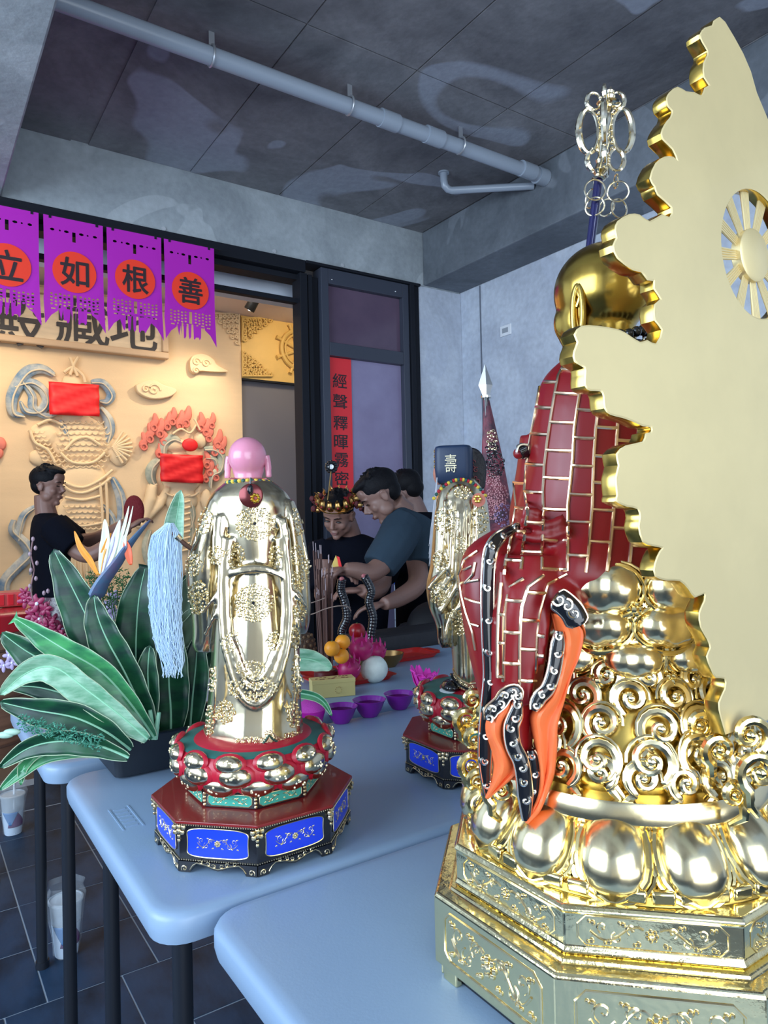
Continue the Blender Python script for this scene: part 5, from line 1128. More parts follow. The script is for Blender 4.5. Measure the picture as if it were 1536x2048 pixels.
for j in range(9):
    for i in range(9):
        x = 118+i*12+(6 if j % 2 else 0); y = 842+j*11
        if abs(x-165) < 52-(j-4)**2*.4: g.torus(WP(x, y, .052), .022, .006, (0,-1,0), 8, 5, pi, 2*pi)
for j in range(8):
    for i in range(7):
        x = 132+i*11+(5 if j % 2 else 0); y = 1010+j*11; g.torus(WP(x, y, .058), .021, .006, (0,-1,0), 8, 5, pi, 2*pi)
for j in range(9):
    for i in range(3): x = 62+i*11+j*4; y = 862+j*8; g.torus(WP(x, y, .045), .02, .006, (0,-1,0), 8, 5, pi, 2*pi)
clampY(g).build('armour_scales', relm, g1, kind='stuff')
g = G()
for pts in ([(105,940),(130,965),(165,975),(200,960),(225,940)], [(110,950),(135,978),(165,986),(200,972),(222,955)], [(130,995),(165,1000),(200,992)], [(128,1045),(165,1052),(208,1045)], [(200,965),(205,1050),(200,1160)], [(212,965),(215,1050),(210,1160)], [(130,900),(150,880),(175,875),(200,890)], [(120,905),(145,925),(185,925),(210,905)], [(75,850),(100,840),(125,850)], [(60,860),(70,885),(95,900),(110,925)], [(156,714),(148,728),(140,750)], [(140,715),(148,735),(155,752)], [(128,745),(145,735),(165,750),(170,765)]): wt(g, pts, .055, .013)
for k in range(9):
    a = radians(-60+k*15); wt(g, [(225,895),(225+40*cos(a),895+36*sin(a)*1.0)], .045, .012, k=2)
for k in range(6): wt(g, [(150+k*11,1115),(152+k*12,1190)], .05, .012, k=2)
clampY(g).build('carved_folds', relm, g1, kind='stuff')
for pts, r in (([(108,750),(85,738),(58,742),(38,765),(24,795),(26,825),(48,832)], .05), ([(28,772),(60,764),(84,778),(94,802),(80,822),(52,822),(40,802)], .04), ([(44,762),(64,790),(66,815),(92,832),(112,828)], .035), ([(182,764),(205,766),(222,788),(214,804),(198,802)], .04), ([(200,815),(216,838),(220,862),(214,885)], .045), ([(224,955),(240,990),(244,1030),(232,1060)], .045), ([(120,840),(135,870),(138,895)], .03), ([(72,1012),(48,1030),(38,1062),(36,1080)], .03), ([(28,1040),(24,1060),(38,1075),(52,1090),(58,1110),(34,1135),(12,1160),(10,1185),(32,1198),(60,1188),(66,1160)], .045), ([(230,912),(244,906),(236,900)], .03), ([(60,1110),(68,1130),(60,1150)], .03), ([(205,1010),(226,1040),(222,1075)], .03)):
    g = G(); wt(g, pts, .03, r, .5, taper=True); clampY(g).build('blue_ribbon', blue_r, g1)
    e = G(); wt(e, [(x+2, y+2) for x, y in pts], .052, r*.16, 1); e.build('ribbon_groove', mat('ribbon_cream', (.62,.55,.42), .6), g1)
def pinned_paper(pts, lab):
    P = [WP(x, y, .115) for x, y in pts]; g = G(); N = 8; R_ = []
    for j in range(N+1):
        R_.append([P[0].lerp(P[3], j/N).lerp(P[1].lerp(P[2], j/N), i/N)+NY*(.012*sin(i*1.1+j*1.7)) for i in range(N+1)])
    g.rings(R_, closed=False, cap=False); o = g.build('red_paper_sheet', paper_r, None, True, solid=.002); return tag(o, lab, 'paper', 'red papers over the carved faces')
pinned_paper([(97,763),(198,770),(199,833),(99,829)], 'red paper sheet covering the face of the armoured guardian relief')
pinned_paper([(320,907),(406,911),(406,967),(321,963)], 'red paper sheet covering the face of the muscular guardian relief')
g = G(); g.blob(WP(380, 890, .09), (.075,.02,.06), 20, 12); tag(g.build('red_paper_disc', paper_r), 'round red paper above the lower red sheet on the relief', 'paper', 'red papers over the carved faces')
g2 = thing('flaming_guardian_relief', 'muscular guardian carved in relief with rose coloured flames and grey green ribbons', 'relief', tuple(WP(365, 1100, .02)))
g = G()
for (x, y, rx, ry, t) in ((362,960,45,30,.06),(362,1000,38,30,.065),(362,1045,30,40,.055),(362,935,40,34,.05),(412,1000,14,26,.045),(430,1030,14,20,.04),(360,1110,34,45,.05),(350,890,34,16,.05),(400,880,16,20,.05)): g.blob(WP(x, y, 0), (rx*.0043, t, ry*.0043), 18, 12)
g.tube([WP(305,970,.03), WP(300,1000,.04), WP(290,1030,.04), WP(284,1048,.05)], [.05,.055,.045,.035], 12); g.tube([WP(335,975,.03), WP(318,1010,.03), WP(290,1042,.04)], [.03,.045,.03], 12); g.blob(WP(280,1050,.05), (.05,.04,.04), 12, 8)
clampY(g).build('carved_body', relm, g2, remesh=.012, sm=4)
g = G()
for y in range(990, 1100, 12): wt(g, [(345,y),(362,y+4),(380,y)], .06, .011)
for pts in ([(330,985),(345,992),(360,988),(362,980)], [(362,980),(365,990),(385,992),(398,984)], [(350,990),(348,1040),(356,1090)], [(345,868),(362,858),(380,866),(392,850)], [(300,968),(306,976),(314,968)], [(400,860),(392,844),(388,838)], [(284,1040),(276,1052),(288,1058)]): wt(g, pts, .06, .010)
clampY(g).build('carved_folds', relm, g2, kind='stuff')
rn = random.Random(8)
for (x, y, s, a) in ((288,888,1,-.3),(300,872,1.1,-.2),(308,850,1,.1),(320,862,1.1,.2),(335,848,1,.3),(345,838,1,.2),(360,846,1.1,.3),(372,840,1.2,.4),(328,880,.9,-.2),(318,905,.8,0),(402,850,1.1,-.1),(412,860,1,.3),(418,872,1,.2),(424,846,.9,.1),(436,884,1.1,.3),(430,900,1,.1),(444,896,1,.5),(414,925,1,-.3),(420,940,1,.2),(432,950,1,.1),(412,955,.8,0)):
    g = G(); P = [(x, y+10*s), (x-4*s, y+2*s), (x+2*s, y-6*s), (x+6*s*a+2, y-14*s), (x+12*a*s, y-24*s)]; wt(g, P, .03, .034*s, .6, taper=True); c_ = WP(x, y+6*s, .045); g.torus(c_, .026*s, .010, (0,-1,0), 12, 6); clampY(g).build('flame', flame_m, g2)
for pts, r in (([(326,912),(328,890),(345,878),(362,884)], .05), ([(318,918),(304,935),(302,955),(312,975)], .05), ([(408,898),(430,900),(444,915),(440,940),(424,950),(420,975)], .045), ([(410,915),(428,918),(434,935)], .03), ([(378,1020),(384,1060),(378,1090)], .03), ([(300,1060),(292,1090),(296,1120),(305,1135)], .04), ([(380,1000),(386,1030),(380,1055)], .03), ([(230+158,1070),(396,1095),(385,1110)], .03)):
    g = G(); wt(g, pts, .03, r, .5, taper=True); clampY(g).build('green_ribbon', grn_r, g2)
    e = G(); wt(e, [(x+2, y+2) for x, y in pts], .052, r*.16); e.build('ribbon_groove', mat('ribbon_cream', (.62,.55,.42), .6), g2)
g = G()
for (x, y) in ((0,888),(-6,905)): wt(g, [(x-2,y+12),(x+2,y),(x-1,y-14)], .03, .04, .6, taper=True)
tag(g.build('relief_flame', flame_m, kind='stuff'), 'small rose flame relief cut by the left edge', 'relief')
for pts, curls, lab in (([(268,772),(285,764),(305,762),(325,772),(345,778),(350,786),(335,796),(310,800),(290,797),(272,786)], ((308,780,14),(292,778,9)), 'long low carved cloud on the plaster wall, left of its twin'),
    ([(376,725),(382,714),(398,710),(412,713),(424,722),(430,732),(452,744),(440,746),(415,745),(398,744),(388,750),(378,742)], ((393,724,10),(412,727,10),(392,741,8)), 'curly carved cloud with a trailing tail below the corner fretwork')):
    t = thing('cloud_relief', lab, 'relief', tuple(WP(*pts[0]))); g = G(); P = sp1([(*p, 0) for p in pts+[pts[0]]], 4); wall_prism(g, [(p[0], p[1]) for p in P[:-1]], .0, .055); clampY(g).build('cloud_body', relm, t, bevel=.012)
    g = G()
    for x, y, r in curls: g.tube(spiral(WP(x, y, .058), EX, UPZ, r*.0043, 1.3, 0, 20), .010, 6)
    clampY(g).build('cloud_curls', relm, t, kind='stuff')
# corner fretwork and wheel on the gold panel
def fret(name, root, reg, m, off=.0, Y=YT):
    x0, y0, x1, y1, cx, cy = reg; g = G(); rn = random.Random(int(x0)); k = 0
    sx = 1 if cx == 0 else -1; sy = 1 if cy == 0 else -1
    for j in range(6):
        for i in range(6):
            if i+j > 5: continue
            x = (x0 if sx > 0 else x1)+sx*(i+.5)*(x1-x0)/6; y = (y0 if sy > 0 else y1)+sy*(j+.5)*(y1-y0)/6; r = (x1-x0)/6*.0043*.62
            g.tube(spiral(WP(x, y, .02, Y), EX*rn.choice((-1,1)), UPZ*rn.choice((-1,1)), r, 1.2, rn.uniform(0,3), 14), .009, 6)
    a, b, c = ((x0,y0),(x1,y0),(x0,y1)) if sx > 0 and sy > 0 else ((x1,y0),(x0,y0),(x1,y1)) if sy > 0 else ((x0,y1),(x1,y1),(x0,y0))
    g.tube([WP(*b, .02, Y), WP(*a, .02, Y), WP(*c, .02, Y)], .012, 6); clampY(g).build(name, m, root, kind='stuff')
t = thing('corner_fretwork', 'carved fretwork bracket at the upper right corner of the plaster wall', 'carving', tuple(WP(455, 640))); fret('fretwork', t, (428,627,478,690,1,0), relm)
t = thing('gold_panel_carving', 'gold panel carving with corner fretwork and a spoked wheel, beside the door frame', 'carving', tuple(WP(545, 700)))
fret('fretwork', t, (485,636,545,682,0,0), relg); fret('fretwork', t, (485,702,545,752,0,1), relg)
wc = WP(598, 700, .02)
clampY(G().torus(wc, .195, .022, (0,-1,0), 48, 8)).build('wheel_rim', relg, t); clampY(G().torus(wc, .155, .012, (0,-1,0), 48, 8)).build('wheel_rim', relg, t); G().lathe([(0,.03),(.04,.028),(.05,0)], wc, 24, (0,-1,0)).build('wheel_hub', relg, t)
for k in range(8):
    a = pi/8+2*pi*k/8; d_ = Vector((cos(a), 0, sin(a))); g = G(); g.tube([wc+d_*.04, wc+d_*.1, wc+d_*.16, wc+d_*.24, wc+d_*.27], [.014,.018,.012,.016,.024], 8); clampY(g).build('wheel_spoke', relg, t)
# signboard
sb = thing('carved_signboard', 'long framed signboard with large black characters above the armoured guardian', 'sign', tuple(WP(160, 700, .05)))
pbr = WP(333, 722, 0); ptr = WP(333, 600, 0); X0, X1, Z0, Z1 = -1.2, pbr.x, pbr.z, 3.30
board_m = mat('sign_wood', (.78,.64,.46), .5, var=.15, vscale=4, stretch=(1,1,6)); frame_w = mat('sign_frame', (.58,.42,.28), .55)
G().box((X0+.06,YT-.05,Z0+.06),(X1-.06,YT-.001,Z1-.06)).build('sign_panel', board_m, sb, False)
for lo, hi in (((X0,YT-.09,Z0),(X1,YT-.002,Z0+.06)),((X0,YT-.09,Z1-.06),(X1,YT-.002,Z1)),((X1-.06,YT-.089,Z0+.061),(X1,YT-.003,Z1-.061)),((X0,YT-.089,Z0+.061),(X0+.06,YT-.003,Z1-.061))): G().box(lo, hi).build('frame_rail', frame_w, sb, False, bevel=.012)
ink = mat('sign_ink', (.02,.02,.03), .5)
for ch, x, y, w, h in (('地',268,655,.40,.42),('藏',166,640,.42,.44),('殿',32,640,.42,.44)):
    g = G(); p = WP(x, y, .055); add_text(g, ch, p, EX, UPZ, NY, w, h*.95, .006, .008); g.build('character', ink, sb, False)
# purple cut paper banners
pur = mat('banner_purple', (.46,.008,.44), .6); red_d = mat('banner_red', (.95,.045,.015), .55); brush = mat('brush_black', (.03,.015,.02), .5)
YBn = 3.80
labs = ('purple cut paper banner at the left edge of the frame', 'purple cut paper banner, second from the left edge', 'purple cut paper banner, second from the right end of the row', 'purple cut paper banner at the right end of the row')
for i, (xa, xb, ch, py_) in enumerate(((.283,.562,'立',(12,530)), (.583,.862,'如',(147,545)), (.880,1.160,'根',(263,558)), (1.175,1.455,'善',(380,582)))):
    t = thing('cut_paper_banner', labs[i], 'banner', ((xa+xb)/2, YBn, 2.29), 'purple paper banners hung under the beam')
    cx = (xa+xb)/2; w = xb-xa; zt = 2.838; cc = PY(*py_, YBn); cz = cc.z
    ol = [(xa,zt),(xa+.002,2.55),(xa-.004,2.42),(xa+.002,2.30),(xa+.03,2.345),(xa+.06,2.37),(xa+.065,2.395)]
    n5 = 5
    for k in range(n5):
        u0 = xa+.072+k*(w-.144)/n5; uw = (w-.144)/n5*.52; ol += [(u0,2.395),(u0+.002,2.325-(.01 if k % 2 else 0)),(u0+uw/2,2.312),(u0+uw,2.325),(u0+uw+.003,2.395)]
    ol += [(xb-.065,2.395),(xb-.06,2.37),(xb-.03,2.345),(xb+.006,2.285),(xb+.0,2.42),(xb-.002,2.55),(xb,zt)]
    cu = bpy.data.curves.new('b', 'CURVE'); cu.dimensions = '2D'; cu.fill_mode = 'BOTH'; cu.extrude = .0006
    addspl(ol)
    def hole(x, z, rx, rz, n=6): addspl([(x+rx*cos(2*pi*q/n+.5), z+rz*sin(2*pi*q/n+.5)) for q in range(n)])
    addspl([(cx-.008,2.775),(cx+.008,2.775),(cx+.008,2.725),(cx-.008,2.725)]); addspl([(cx-.008,cz-.115),(cx+.008,cz-.115),(cx+.008,cz-.18),(cx-.008,cz-.18)])
    for s in (-1, 1):
        for q, (dx, rx, rz) in enumerate(((.035,.012,.007),(.065,.005,.005),(.10,.011,.007))): hole(cx+s*dx, 2.772-(.0), rx, rz)
        for a in range(5):
            for b_ in range(4):
                hole(cx+s*(.028+a*.020), cz-.120-b_*.017-(.004 if a % 2 else 0), .0068, .0056, 6)
        for a in range(3): x = cx+s*(.032+a*.034); addspl([(x-.010,cz-.19),(x+.010,cz-.19),(x+.010,cz-.197),(x-.010,cz-.197)])
    to = bpy.data.objects.new('b', cu); COL.objects.link(to); bpy.context.view_layer.update(); dg = bpy.context.evaluated_depsgraph_get(); me = to.evaluated_get(dg).to_mesh()
    g = G(); g.add([Vector((v.co.x, YBn+v.co.z+.004*sin((v.co.x-xa)*40+i)*(2.84-v.co.y), v.co.y)) for v in me.vertices], [tuple(p.vertices) for p in me.polygons]); bpy.data.objects.remove(to)
    g.build('paper_sheet', pur, t, False)
    g = G(); g.prism([(.103*cos(2*pi*k/40), .103*sin(2*pi*k/40)) for k in range(40)], (cx, YBn-.004, cz), EX, UPZ, NY, .0012); d_ = g.build('red_disc', red_d, t, False)
    g = G(); add_text(g, ch, (cx, YBn-.0065, cz), EX, UPZ, NY, .13, .14, .0008, .018); g.build('character', brush, d_, False)
    for s in (xa+.03, xb-.03): G().box((s-.006,YBn-.003,2.825),(s+.006,YBn+.10,2.842)).build('clip', black_m, t, False)
G().box((.2,YBn+.002,2.838),(1.5,YBn+.010,2.846)).build('hanging_rail', black_m, bpy.data.objects['door_1'], False)
# red couplet strip on the window
zb = PY(690, 1010, 3.914).z; t = thing('couplet_strip', 'tall red paper strip with a column of black characters on the lilac window', 'banner', (2.325, 3.914, zb))
G().box((2.238,3.9135,zb),(2.41,3.9155,2.342)).build('paper_strip', mat('couplet_red', (.80,.03,.04), .5), t, False)
for ch, y in (('經',762),('聲',803),('釋',846),('暉',884),('霧',920),('密',957)):
    g = G(); p = PY(683, y, 3.9125); add_text(g, ch, Vector((2.322, 3.9125, p.z)), EX, UPZ, NY, .102, .090, .0006, .012); g.build('character', brush, t, False)
# ================================================================ PEOPLE
hair_b = mat('black_hair', (.005,.005,.007), .6, spec=.15, bump=.6, bscale=180, bdist=.003); lipm = mat('lips', (.20,.075,.07), .5); eyem = mat('eye_dark', (.02,.012,.012), .3); tee = mat('black_tshirt', (.004,.005,.010), .9, spec=.08, bump=.5, bscale=12, bdist=.012)
def basis(fwd, up=(0,0,1)):
    f = Vector(fwd).normalized(); l = Vector(up).cross(f).normalized(); u = f.cross(l); return l, f, u
def head(g, c, fwd, root, skin, up=(0,0,1), s=1.0, hair='short', age=0):
    l, f, u = basis(fwd, up); R3 = Matrix((l, f, u)).transposed()
    H = lambda a, b, d: c + (l*a+f*b+u*d)*s
    B = lambda a, b, d, rx, ry, rz, n=14: g.blob(H(a,b,d), (rx*s, ry*s, rz*s), n, n-4, R3)
    B(0,-.012,.035,.073,.092,.080,22); B(0,.022,-.018,.060,.062,.082,20); B(0,.028,-.072,.045,.045,.036,16); B(0,.064,-.092,.021,.018,.017)
    g.tube([H(0,.083,.018), H(0,.094,.0), H(0,.106,-.022)], [.008*s,.010*s,.013*s], 10); B(.012,.090,-.026,.008,.009,.008,8); B(-.012,.090,-.026,.008,.009,.008,8)
    B(0,.076,.030,.044,.012,.010); B(0,.084,-.056,.022,.010,.012,10); B(0,.070,.062,.045,.02,.035)
    for q in (-1, 1):
        B(q*.036,.058,-.022,.023,.020,.024); B(q*.045,.02,-.055,.02,.035,.03)
        B(q*.074,-.002,-.004,.008,.018,.030,10); g.tube([H(q*.078,.012,.016), H(q*.086,-.006,.026), H(q*.087,-.018,.008), H(q*.080,-.010,-.018), H(q*.075,.004,-.030)], [.004*s]*5, 7)
    ext = []
    def extras(sk):
        for q in (-1, 1):
            e = G(); e.blob(H(q*.031,.0815,.010), (.0155*s,.006*s,.0045*s), 12, 8, R3); e.build('eye', eyem, sk)
            e = G(); e.tube([H(q*.014,.090,.030), H(q*.030,.090,.036), H(q*.050,.078,.030)], [.0035*s,.004*s,.002*s], 6, flat=.6); e.build('eyebrow', hair_b, sk)
        e = G(); e.blob(H(0,.0925,-.052), (.019*s,.0035*s,.003*s), 12, 8, R3); e.blob(H(0,.0905,-.060), (.016*s,.0035*s,.0035*s), 12, 8, R3); e.build('lips', lipm, sk)
    h = G()
    if hair == 'short':
        h.blob(H(0,-.020,.052), (.080*s,.096*s,.078*s), 22, 16, R3); h.blob(H(0,-.044,.008), (.066*s,.058*s,.058*s), 18, 12, R3); h.blob(H(0,.035,.098), (.060*s,.055*s,.030*s), 16, 10, R3); h.blob(H(0,.062,.098), (.048*s,.035*s,.020*s), 14, 10, R3)
        rn = random.Random(3)
        for i in range(60): a = rn.uniform(0, 2*pi); b = rn.uniform(.1, 1.1); n_ = (l*sin(b)*cos(a)+f*sin(b)*sin(a)+u*cos(b)); p = H(0,-.015,.052)+Vector(n_)*.085*s; h.tube([p, p+n_*.012*s+f*.006*s], [.006*s,.001], 5)
    h.build('hair', hair_b, root, remesh=.005, sm=3)
    return H, extras
def hand(g, w, d, up_, s=1.0, curl=.5, thumb=1):
    # wrist position, direction, palm normal
    d = Vector(d).normalized(); n = Vector(up_); n = (n-d*n.dot(d)).normalized(); sd = d.cross(n); R3 = Matrix((sd, d, n)).transposed()
    g.blob(w+d*.045*s, (.040*s,.052*s,.016*s), 14, 10, R3)
    for k, (o, L) in enumerate(((-.028,.065),(-.009,.078),(.010,.074),(.028,.058))):
        a = w+d*.085*s+sd*o*s; b = a+(d*cos(curl*.6)-n*sin(curl*.6))*L*.45*s; c = b+(d*cos(curl*1.5)-n*sin(curl*1.5))*L*.33*s; e = c+(d*cos(curl*2.3)-n*sin(curl*2.3))*L*.25*s
        g.tube([a-d*.02*s, a, b, c, e], [.009*s,.0095*s,.0088*s,.0080*s,.0062*s], 8)
    a = w+d*.025*s-sd*thumb*.03*s; g.tube([w+d*.01*s, a, a+(d*.7-sd*thumb*.7-n*.3).normalized()*.035*s, a+(d*.95-sd*thumb*.4-n*.5).normalized()*.062*s], [.013*s,.012*s,.0105*s,.008*s], 8)
def limb(g, pts, rr, n=12): g.tube(spline(pts, 4), [interp([(i/(len(rr)-1), r) for i, r in enumerate(rr)], k/((len(pts)-1)*4)) for k in range((len(pts)-1)*4+1)], n)
# ---- man in black in the doorway
DA = 3.98
skA = mat('skin_brown', (.24,.125,.095), .5); pm = thing('person', 'young man in black t-shirt and patterned trousers, in profile, reaching right beyond the leaves', 'person', (PD(100,1500,DA).x, PD(100,1500,DA).y, -.002))
def A(x, y, dd=0): return PD(x, y, DA+dd)
fA = (E1*.97-E2*.10-UPZ*.10).normalized()
body = G(); H, ex_ = head(body, A(96, 974), fA, pm, skA, s=.93)
limb(body, [A(88,990), A(90,1015), A(96,1042)], [.052,.055,.062]); 
limb(body, [A(118,1058,-.14), A(150,1098,-.17), A(176,1110,-.18), A(205,1098,-.17), A(246,1064,-.12), A(258,1056,-.10)], [.052,.046,.044,.042,.032,.026]); hand(body, A(258,1056,-.10), A(285,1038,-.06)-A(258,1056,-.10), UPZ, .95, .7)
limb(body, [A(120,1056,.14), A(150,1078,.16), A(180,1080,.16), A(210,1070,.10), A(250,1046,.04)], [.050,.044,.042,.038,.028]); hand(body, A(250,1046,.04), A(275,1030,.0)-A(250,1046,.04), UPZ, .95, .8, -1)
limb(body, [A(96,1240), A(98,1200)], [.09,.09])
sk = body.build('body', skA, pm, remesh=.0055, sm=3); ex_(sk)
sh = G(); loft(sh, [rowd(DA,72,112,1026,0,.07), rowd(DA,64,130,1040,0,.15), rowd(DA,60,144,1062,0,.19), rowd(DA,60,146,1095,0,.18), rowd(DA,62,140,1130,0,.165), rowd(DA,64,138,1165,0,.16), rowd(DA,64,142,1196,0,.17)])
limb(sh, [A(108,1052,-.15), A(128,1075,-.18), A(148,1094,-.185)], [.085,.08,.072]); limb(sh, [A(112,1050,.15), A(135,1066,.17), A(158,1080,.17)], [.08,.075,.066])
sh.build('tshirt', tee, pm, remesh=.009, sm=3)
tr = G(); camo = mat('patterned_trousers', (.55,.53,.52), .7, var=.7, vscale=14, col2=(.10,.06,.08), ramp=(.45,.55)); loft(tr, [rowd(DA,66,142,1190,0,.16), rowd(DA,62,144,1225,0,.17), rowd(DA,62,142,1260,0,.17)])
for dd in (-.09, .09): limb(tr, [A(104,1240,dd), A(106,1380,dd), A(104,1500,dd)], [.095,.072,.058])
tr.build('trousers', camo, pm, remesh=.012, sm=3)
for dd in (-.09, .09):
    p = A(108,1515,dd); g = G(); g.blob(Vector((p.x, p.y, .035))+E1*.03, (.12,.045,.038), 14, 10, Matrix((E1, E2, UPZ)).transposed()); g.build('shoe', black_m, pm)
g = G(); g.blob(A(268,1022,-.03), (.058,.022,.088), 20, 14, Matrix((E1, E2, UPZ)).transposed()); t = tag(g.build('red_cloth_pouch', mat('dark_red_cloth', (.16,.004,.008), .8, bump=1, bscale=90, bdist=.006)), 'dark red cloth pouch held up by the young man in black', 'pouch')
# ---- leaning man with the crown
DB = 3.62; skB = mat('skin_tan', (.26,.14,.11), .5)
def Bp(x, y, dd=0): return PD(x, y, DB+dd)
pb = thing('person', 'man in black wearing a red and gold crown, looking down over the offerings', 'person', (Bp(715,1300,.1).x, Bp(715,1300,.1).y, 0))
fB = (-E2*.80-E1*.30-UPZ*.52).normalized(); body = G(); c0 = Bp(677, 1030); H, ex_ = head(body, c0, fB, pb, skB, up=(UPZ*.9+E1*.10), s=1.0, hair='short')
limb(body, [Bp(690,1040,.05), Bp(702,1075,.1), Bp(710,1100,.14)], [.055,.058,.075])
limb(body, [Bp(648,1120,.0), Bp(646,1190,-.06), Bp(652,1175,-.28), Bp(664,1146,-.42)], [.05,.045,.04,.028]); hand(body, Bp(662,1142,-.42), E1*.8-E2*.3-UPZ*.1, UPZ, .95, .6)
limb(body, [Bp(760,1120,.0), Bp(765,1165,-.14), Bp(745,1185,-.3), Bp(722,1180,-.42)], [.05,.045,.04,.028]); hand(body, Bp(722,1180,-.42), -E1*.9-E2*.2, UPZ, .95, .6, -1)
sk = body.build('body', skB, pb, remesh=.006, sm=3); ex_(sk)
sh = G(); loft(sh, [rowd(DB+.12,675,728,1068,0,.07), rowd(DB+.12,640,765,1085,0,.11), rowd(DB+.12,626,782,1110,0,.13), rowd(DB+.14,630,785,1150,0,.14), rowd(DB+.18,640,780,1200,0,.14), rowd(DB+.2,645,775,1260,0,.14), rowd(DB+.2,650,770,1310,0,.13)])
limb(sh, [Bp(648,1090,.10), Bp(646,1140,.03), Bp(646,1180,-.04)], [.085,.078,.07]); limb(sh, [Bp(768,1090,.10), Bp(772,1130,.03), Bp(768,1150,-.06)], [.085,.078,.07])
sh.build('tshirt', tee, pb, remesh=.011, sm=3)
def legs(root, px_, D, y0, m):
    g = G(); c_ = PD(px_, y0, D)
    for s in (-1, 1): a = c_+E1*s*.10; limb(g, [a, Vector((a.x, a.y, .5))+E2*.02, Vector((a.x, a.y, .06))], [.10,.072,.055])
    g.blob(c_, (.16,.12,.13), 14, 10); g.build('trousers', m, root, remesh=.014, sm=3)
    for s in (-1, 1): a = c_+E1*s*.10; q = G(); q.blob(Vector((a.x, a.y, .037))-E2*.04, (.045,.12,.036), 12, 8, Matrix((E1, E2, UPZ)).transposed()); q.build('shoe', black_m, root)
dk = mat('dark_trousers', (.012,.012,.016), .7); legs(pb, 712, DB+.22, 1300, dk)
cr = thing('festival_crown', 'red and gold flame crown with a black pompom worn by the leaning man', 'crown', tuple(H(0,0,.08)))
gc = mat('crown_gold', (.60,.36,.12), .3, 1); rc = mat('crown_red', (.25,.012,.015), .6); l, f, u = basis(fB, UPZ*.9+E1*.10)
g = G(); g.torus(H(0,-.005,.062), .088, .0075, u, 36, 8); g.torus(H(0,-.005,.074), .088, .005, u, 36, 8); g.build('crown_band', gc, cr)
rn = random.Random(6)
for k in range(15):
    a = 2*pi*k/15+pi/2; d_ = l*cos(a)+f*sin(a); b_ = H(0,-.005,.075)+d_*.090; hh = .065 if d_.dot(f) > .3 else .04
    g = G(); g.tube(spline([b_, b_+u*hh*.4+d_*.012, b_+u*hh*.75+d_*.004, b_+u*hh+d_*.016], 3), [.016,.017,.018,.016,.013,.012,.010,.007,.004,.003][:10], 8, flat=.45); o = g.build('flame_point', gc, cr); G().blob(b_+u*hh*.35+d_*.016, (.007,)*3, 8, 6).build('jewel', rc, o)
G().blob(H(0,-.01,.085), (.082,.085,.035), 18, 12, Matrix((l, f, u)).transposed()).build('crown_cap', rc, cr)
for k in range(26):
    a = rn.uniform(-.5,.5)*pi; x = rn.choice((-1,1))*rn.uniform(.09,.145); c_ = H(x, rn.uniform(-.03,.03), rn.uniform(.01,.11)); G().blob(c_, rn.uniform(.010,.018), 7, 5).build('tassel_ball', mat('tassel_maroon', (.11,.02,.025), .8) if k % 4 else gc, cr)
g = G(); pc = Bp(663, 934, -.06); g.tube([H(-.02,.06,.12), pc], .003, 6); g.build('spring_wire', gc, cr)
g = G()
for k in range(12): a = 2*pi*k/12; g.blob(pc+E1*cos(a)*.024+UPZ*sin(a)*.024, .010, 7, 5)
g.blob(pc, (.024,.012,.024), 14, 10); po = g.build('pompom', gloss_black, cr); G().lathe([(0,.006),(.012,.005),(.013,0)], pc-E2*.010, 16, -E2).build('mirror_disc', mat('mirror_grey', (.5,.52,.55), .3, .6), po)
# ---- man in the grey blue shirt
DC = 3.40; skC = mat('skin_tan_warm', (.21,.115,.09), .5)
def Cp(x, y, dd=0): return PD(x, y, DC+dd)
pc_ = thing('person', 'man in a grey blue t-shirt bending left with both hands over the table', 'person', (Cp(850,1300,.32).x, Cp(850,1300,.32).y, 0))
fC = (-E1*.80-E2*.12-UPZ*.58).normalized(); body = G(); H, ex_ = head(body, Cp(764, 994), fC, pc_, skC, up=(UPZ*.75-E1*.45), s=1.04)
limb(body, [Cp(785,1005,.02), Cp(808,1028,.06)], [.058,.066])
limb(body, [Cp(775,1120,-.16), Cp(742,1145,-.24), Cp(712,1140,-.28), Cp(690,1138,-.30)], [.052,.044,.036,.028]); hand(body, Cp(690,1138,-.30), -E1*.9-UPZ*.1-E2*.2, UPZ, 1.0, .7)
limb(body, [Cp(830,1110,.1), Cp(836,1165,-.0), Cp(800,1195,-.1), Cp(768,1208,-.2)], [.052,.050,.042,.030]); hand(body, Cp(768,1208,-.2), -E1*.9-UPZ*.15, UPZ, 1.0, .5)
sk = body.build('body', skC, pc_, remesh=.006, sm=3); ex_(sk)
slate_t = mat('grey_blue_tshirt', (.030,.050,.072), .9, spec=.1, bump=.5, bscale=12, bdist=.012); sh = G()
loft(sh, [[Cp(*p, d) for p, d in ring] for ring in [[((lerp(800,815,.5)+18*cos(a), 1026+14*sin(a)), .05+.07*sin(a+.6)) for a in [2*pi*i/20 for i in range(20)]],
    [((812+34*cos(a), 1052+34*sin(a)), .08+.15*sin(a+.8)) for a in [2*pi*i/20 for i in range(20)]], [((838+38*cos(a), 1078+50*sin(a)), .14+.18*sin(a+.8)) for a in [2*pi*i/20 for i in range(20)]],
    [((868+36*cos(a), 1110+55*sin(a)), .22+.17*sin(a+.8)) for a in [2*pi*i/20 for i in range(20)]], [((880+30*cos(a), 1160+50*sin(a)), .30+.16*sin(a+.8)) for a in [2*pi*i/20 for i in range(20)]]]])
limb(sh, [Cp(806,1052,.0), Cp(790,1085,-.10), Cp(768,1118,-.15), Cp(758,1134,-.17)], [.10,.095,.088,.082]); limb(sh, [Cp(840,1060,.14), Cp(846,1100,.10), Cp(844,1130,.06)], [.09,.085,.078])
sh.build('tshirt', slate_t, pc_, remesh=.010, sm=3); legs(pc_, 868, DC+.36, 1250, dk)
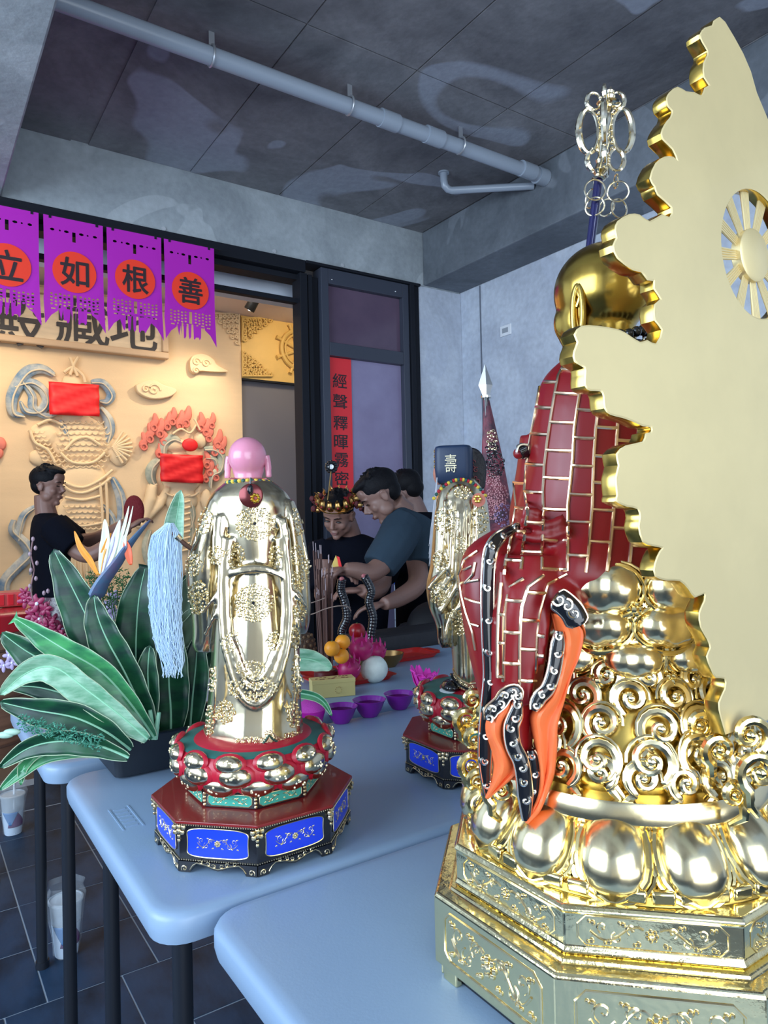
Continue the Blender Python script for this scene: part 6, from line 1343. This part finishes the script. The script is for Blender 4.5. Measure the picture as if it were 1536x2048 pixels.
# ---- man mostly hidden behind him
DD = 4.2
pd_ = thing('person', 'dark haired man almost hidden behind the man in the grey blue shirt', 'person', (PD(832,1300,DD).x, PD(832,1300,DD).y, 0)); body = G(); skD = mat('skin_shade', (.22,.13,.11), .5)
H, ex_ = head(body, PD(818, 986, DD), (E2*.55-E1*.6-UPZ*.5), pd_, skD, up=(UPZ*.8-E1*.3), s=1.05); limb(body, [PD(825,1000,DD), PD(838,1035,DD)], [.055,.065]); sk = body.build('body', skD, pd_, remesh=.007, sm=3); ex_(sk)
sh = G(); loft(sh, [rowd(DD,815,865,1024,0,.08), rowd(DD,790,892,1040,0,.13), rowd(DD,785,900,1080,0,.15), rowd(DD,790,895,1180,0,.14), rowd(DD,792,890,1290,0,.13)]); limb(sh, [PD(800,1050,DD), PD(795,1110,DD-.05), PD(800,1150,DD-.1)], [.07,.06,.05]); limb(sh, [PD(885,1050,DD), PD(892,1110,DD-.05), PD(890,1160,DD-.1)], [.07,.06,.05]); sh.build('tshirt', tee, pd_, remesh=.012, sm=3); legs(pd_, 842, DD+.02, 1280, dk)
# paper being folded in the hands
g = G(); P = [Bp(663,1132,-.46), Bp(672,1110,-.46), Bp(680,1132,-.46), Bp(676,1150,-.46)]; g.add(P+[p-E2*.012 for p in P], [(0,1,2,3),(7,6,5,4),(0,4,5,1),(1,5,6,2),(2,6,7,3),(3,7,4,0)])
tag(g.build('folded_paper', mat('yellow_paper', (.65,.50,.12), .6), None, False), 'folded yellow paper held in the leaning men\'s hands', 'paper')
g = G(); P = [Bp(674,1112,-.47), Bp(679,1114,-.47), Bp(686,1140,-.47), Bp(680,1145,-.47)]; g.add(P+[p-E2*.014 for p in P], [(0,1,2,3),(7,6,5,4),(0,4,5,1),(1,5,6,2),(2,6,7,3),(3,7,4,0)])
tag(g.build('red_packet', paper_r, None, False), 'thin red packet beside the folded yellow paper', 'paper')
# cartons behind the elder statue
cb = PD(850, 1200, 4.6); t = thing('carton_stack', 'stack of blue and white cartons behind the elder statue', 'box', (cb.x, cb.y, 0)); bl = mat('carton_blue', (.02,.10,.55), .5); wh = mat('carton_white', (.60,.68,.78), .5)
z = .002
for i in range(5):
    hh = .21+.02*(i % 2); g = G().box((cb.x-.16,cb.y-.12,z),(cb.x+.16,cb.y+.12,z+hh-.003)); o = g.build('carton', wh if i < 4 else bl, t, False, bevel=.003); z += hh
for i in range(3): G().box((cb.x-.162,cb.y-.122,z-.19+i*.055),(cb.x+.10,cb.y-.1205,z-.155+i*.055)).build('label_stripe', wh, t, False)
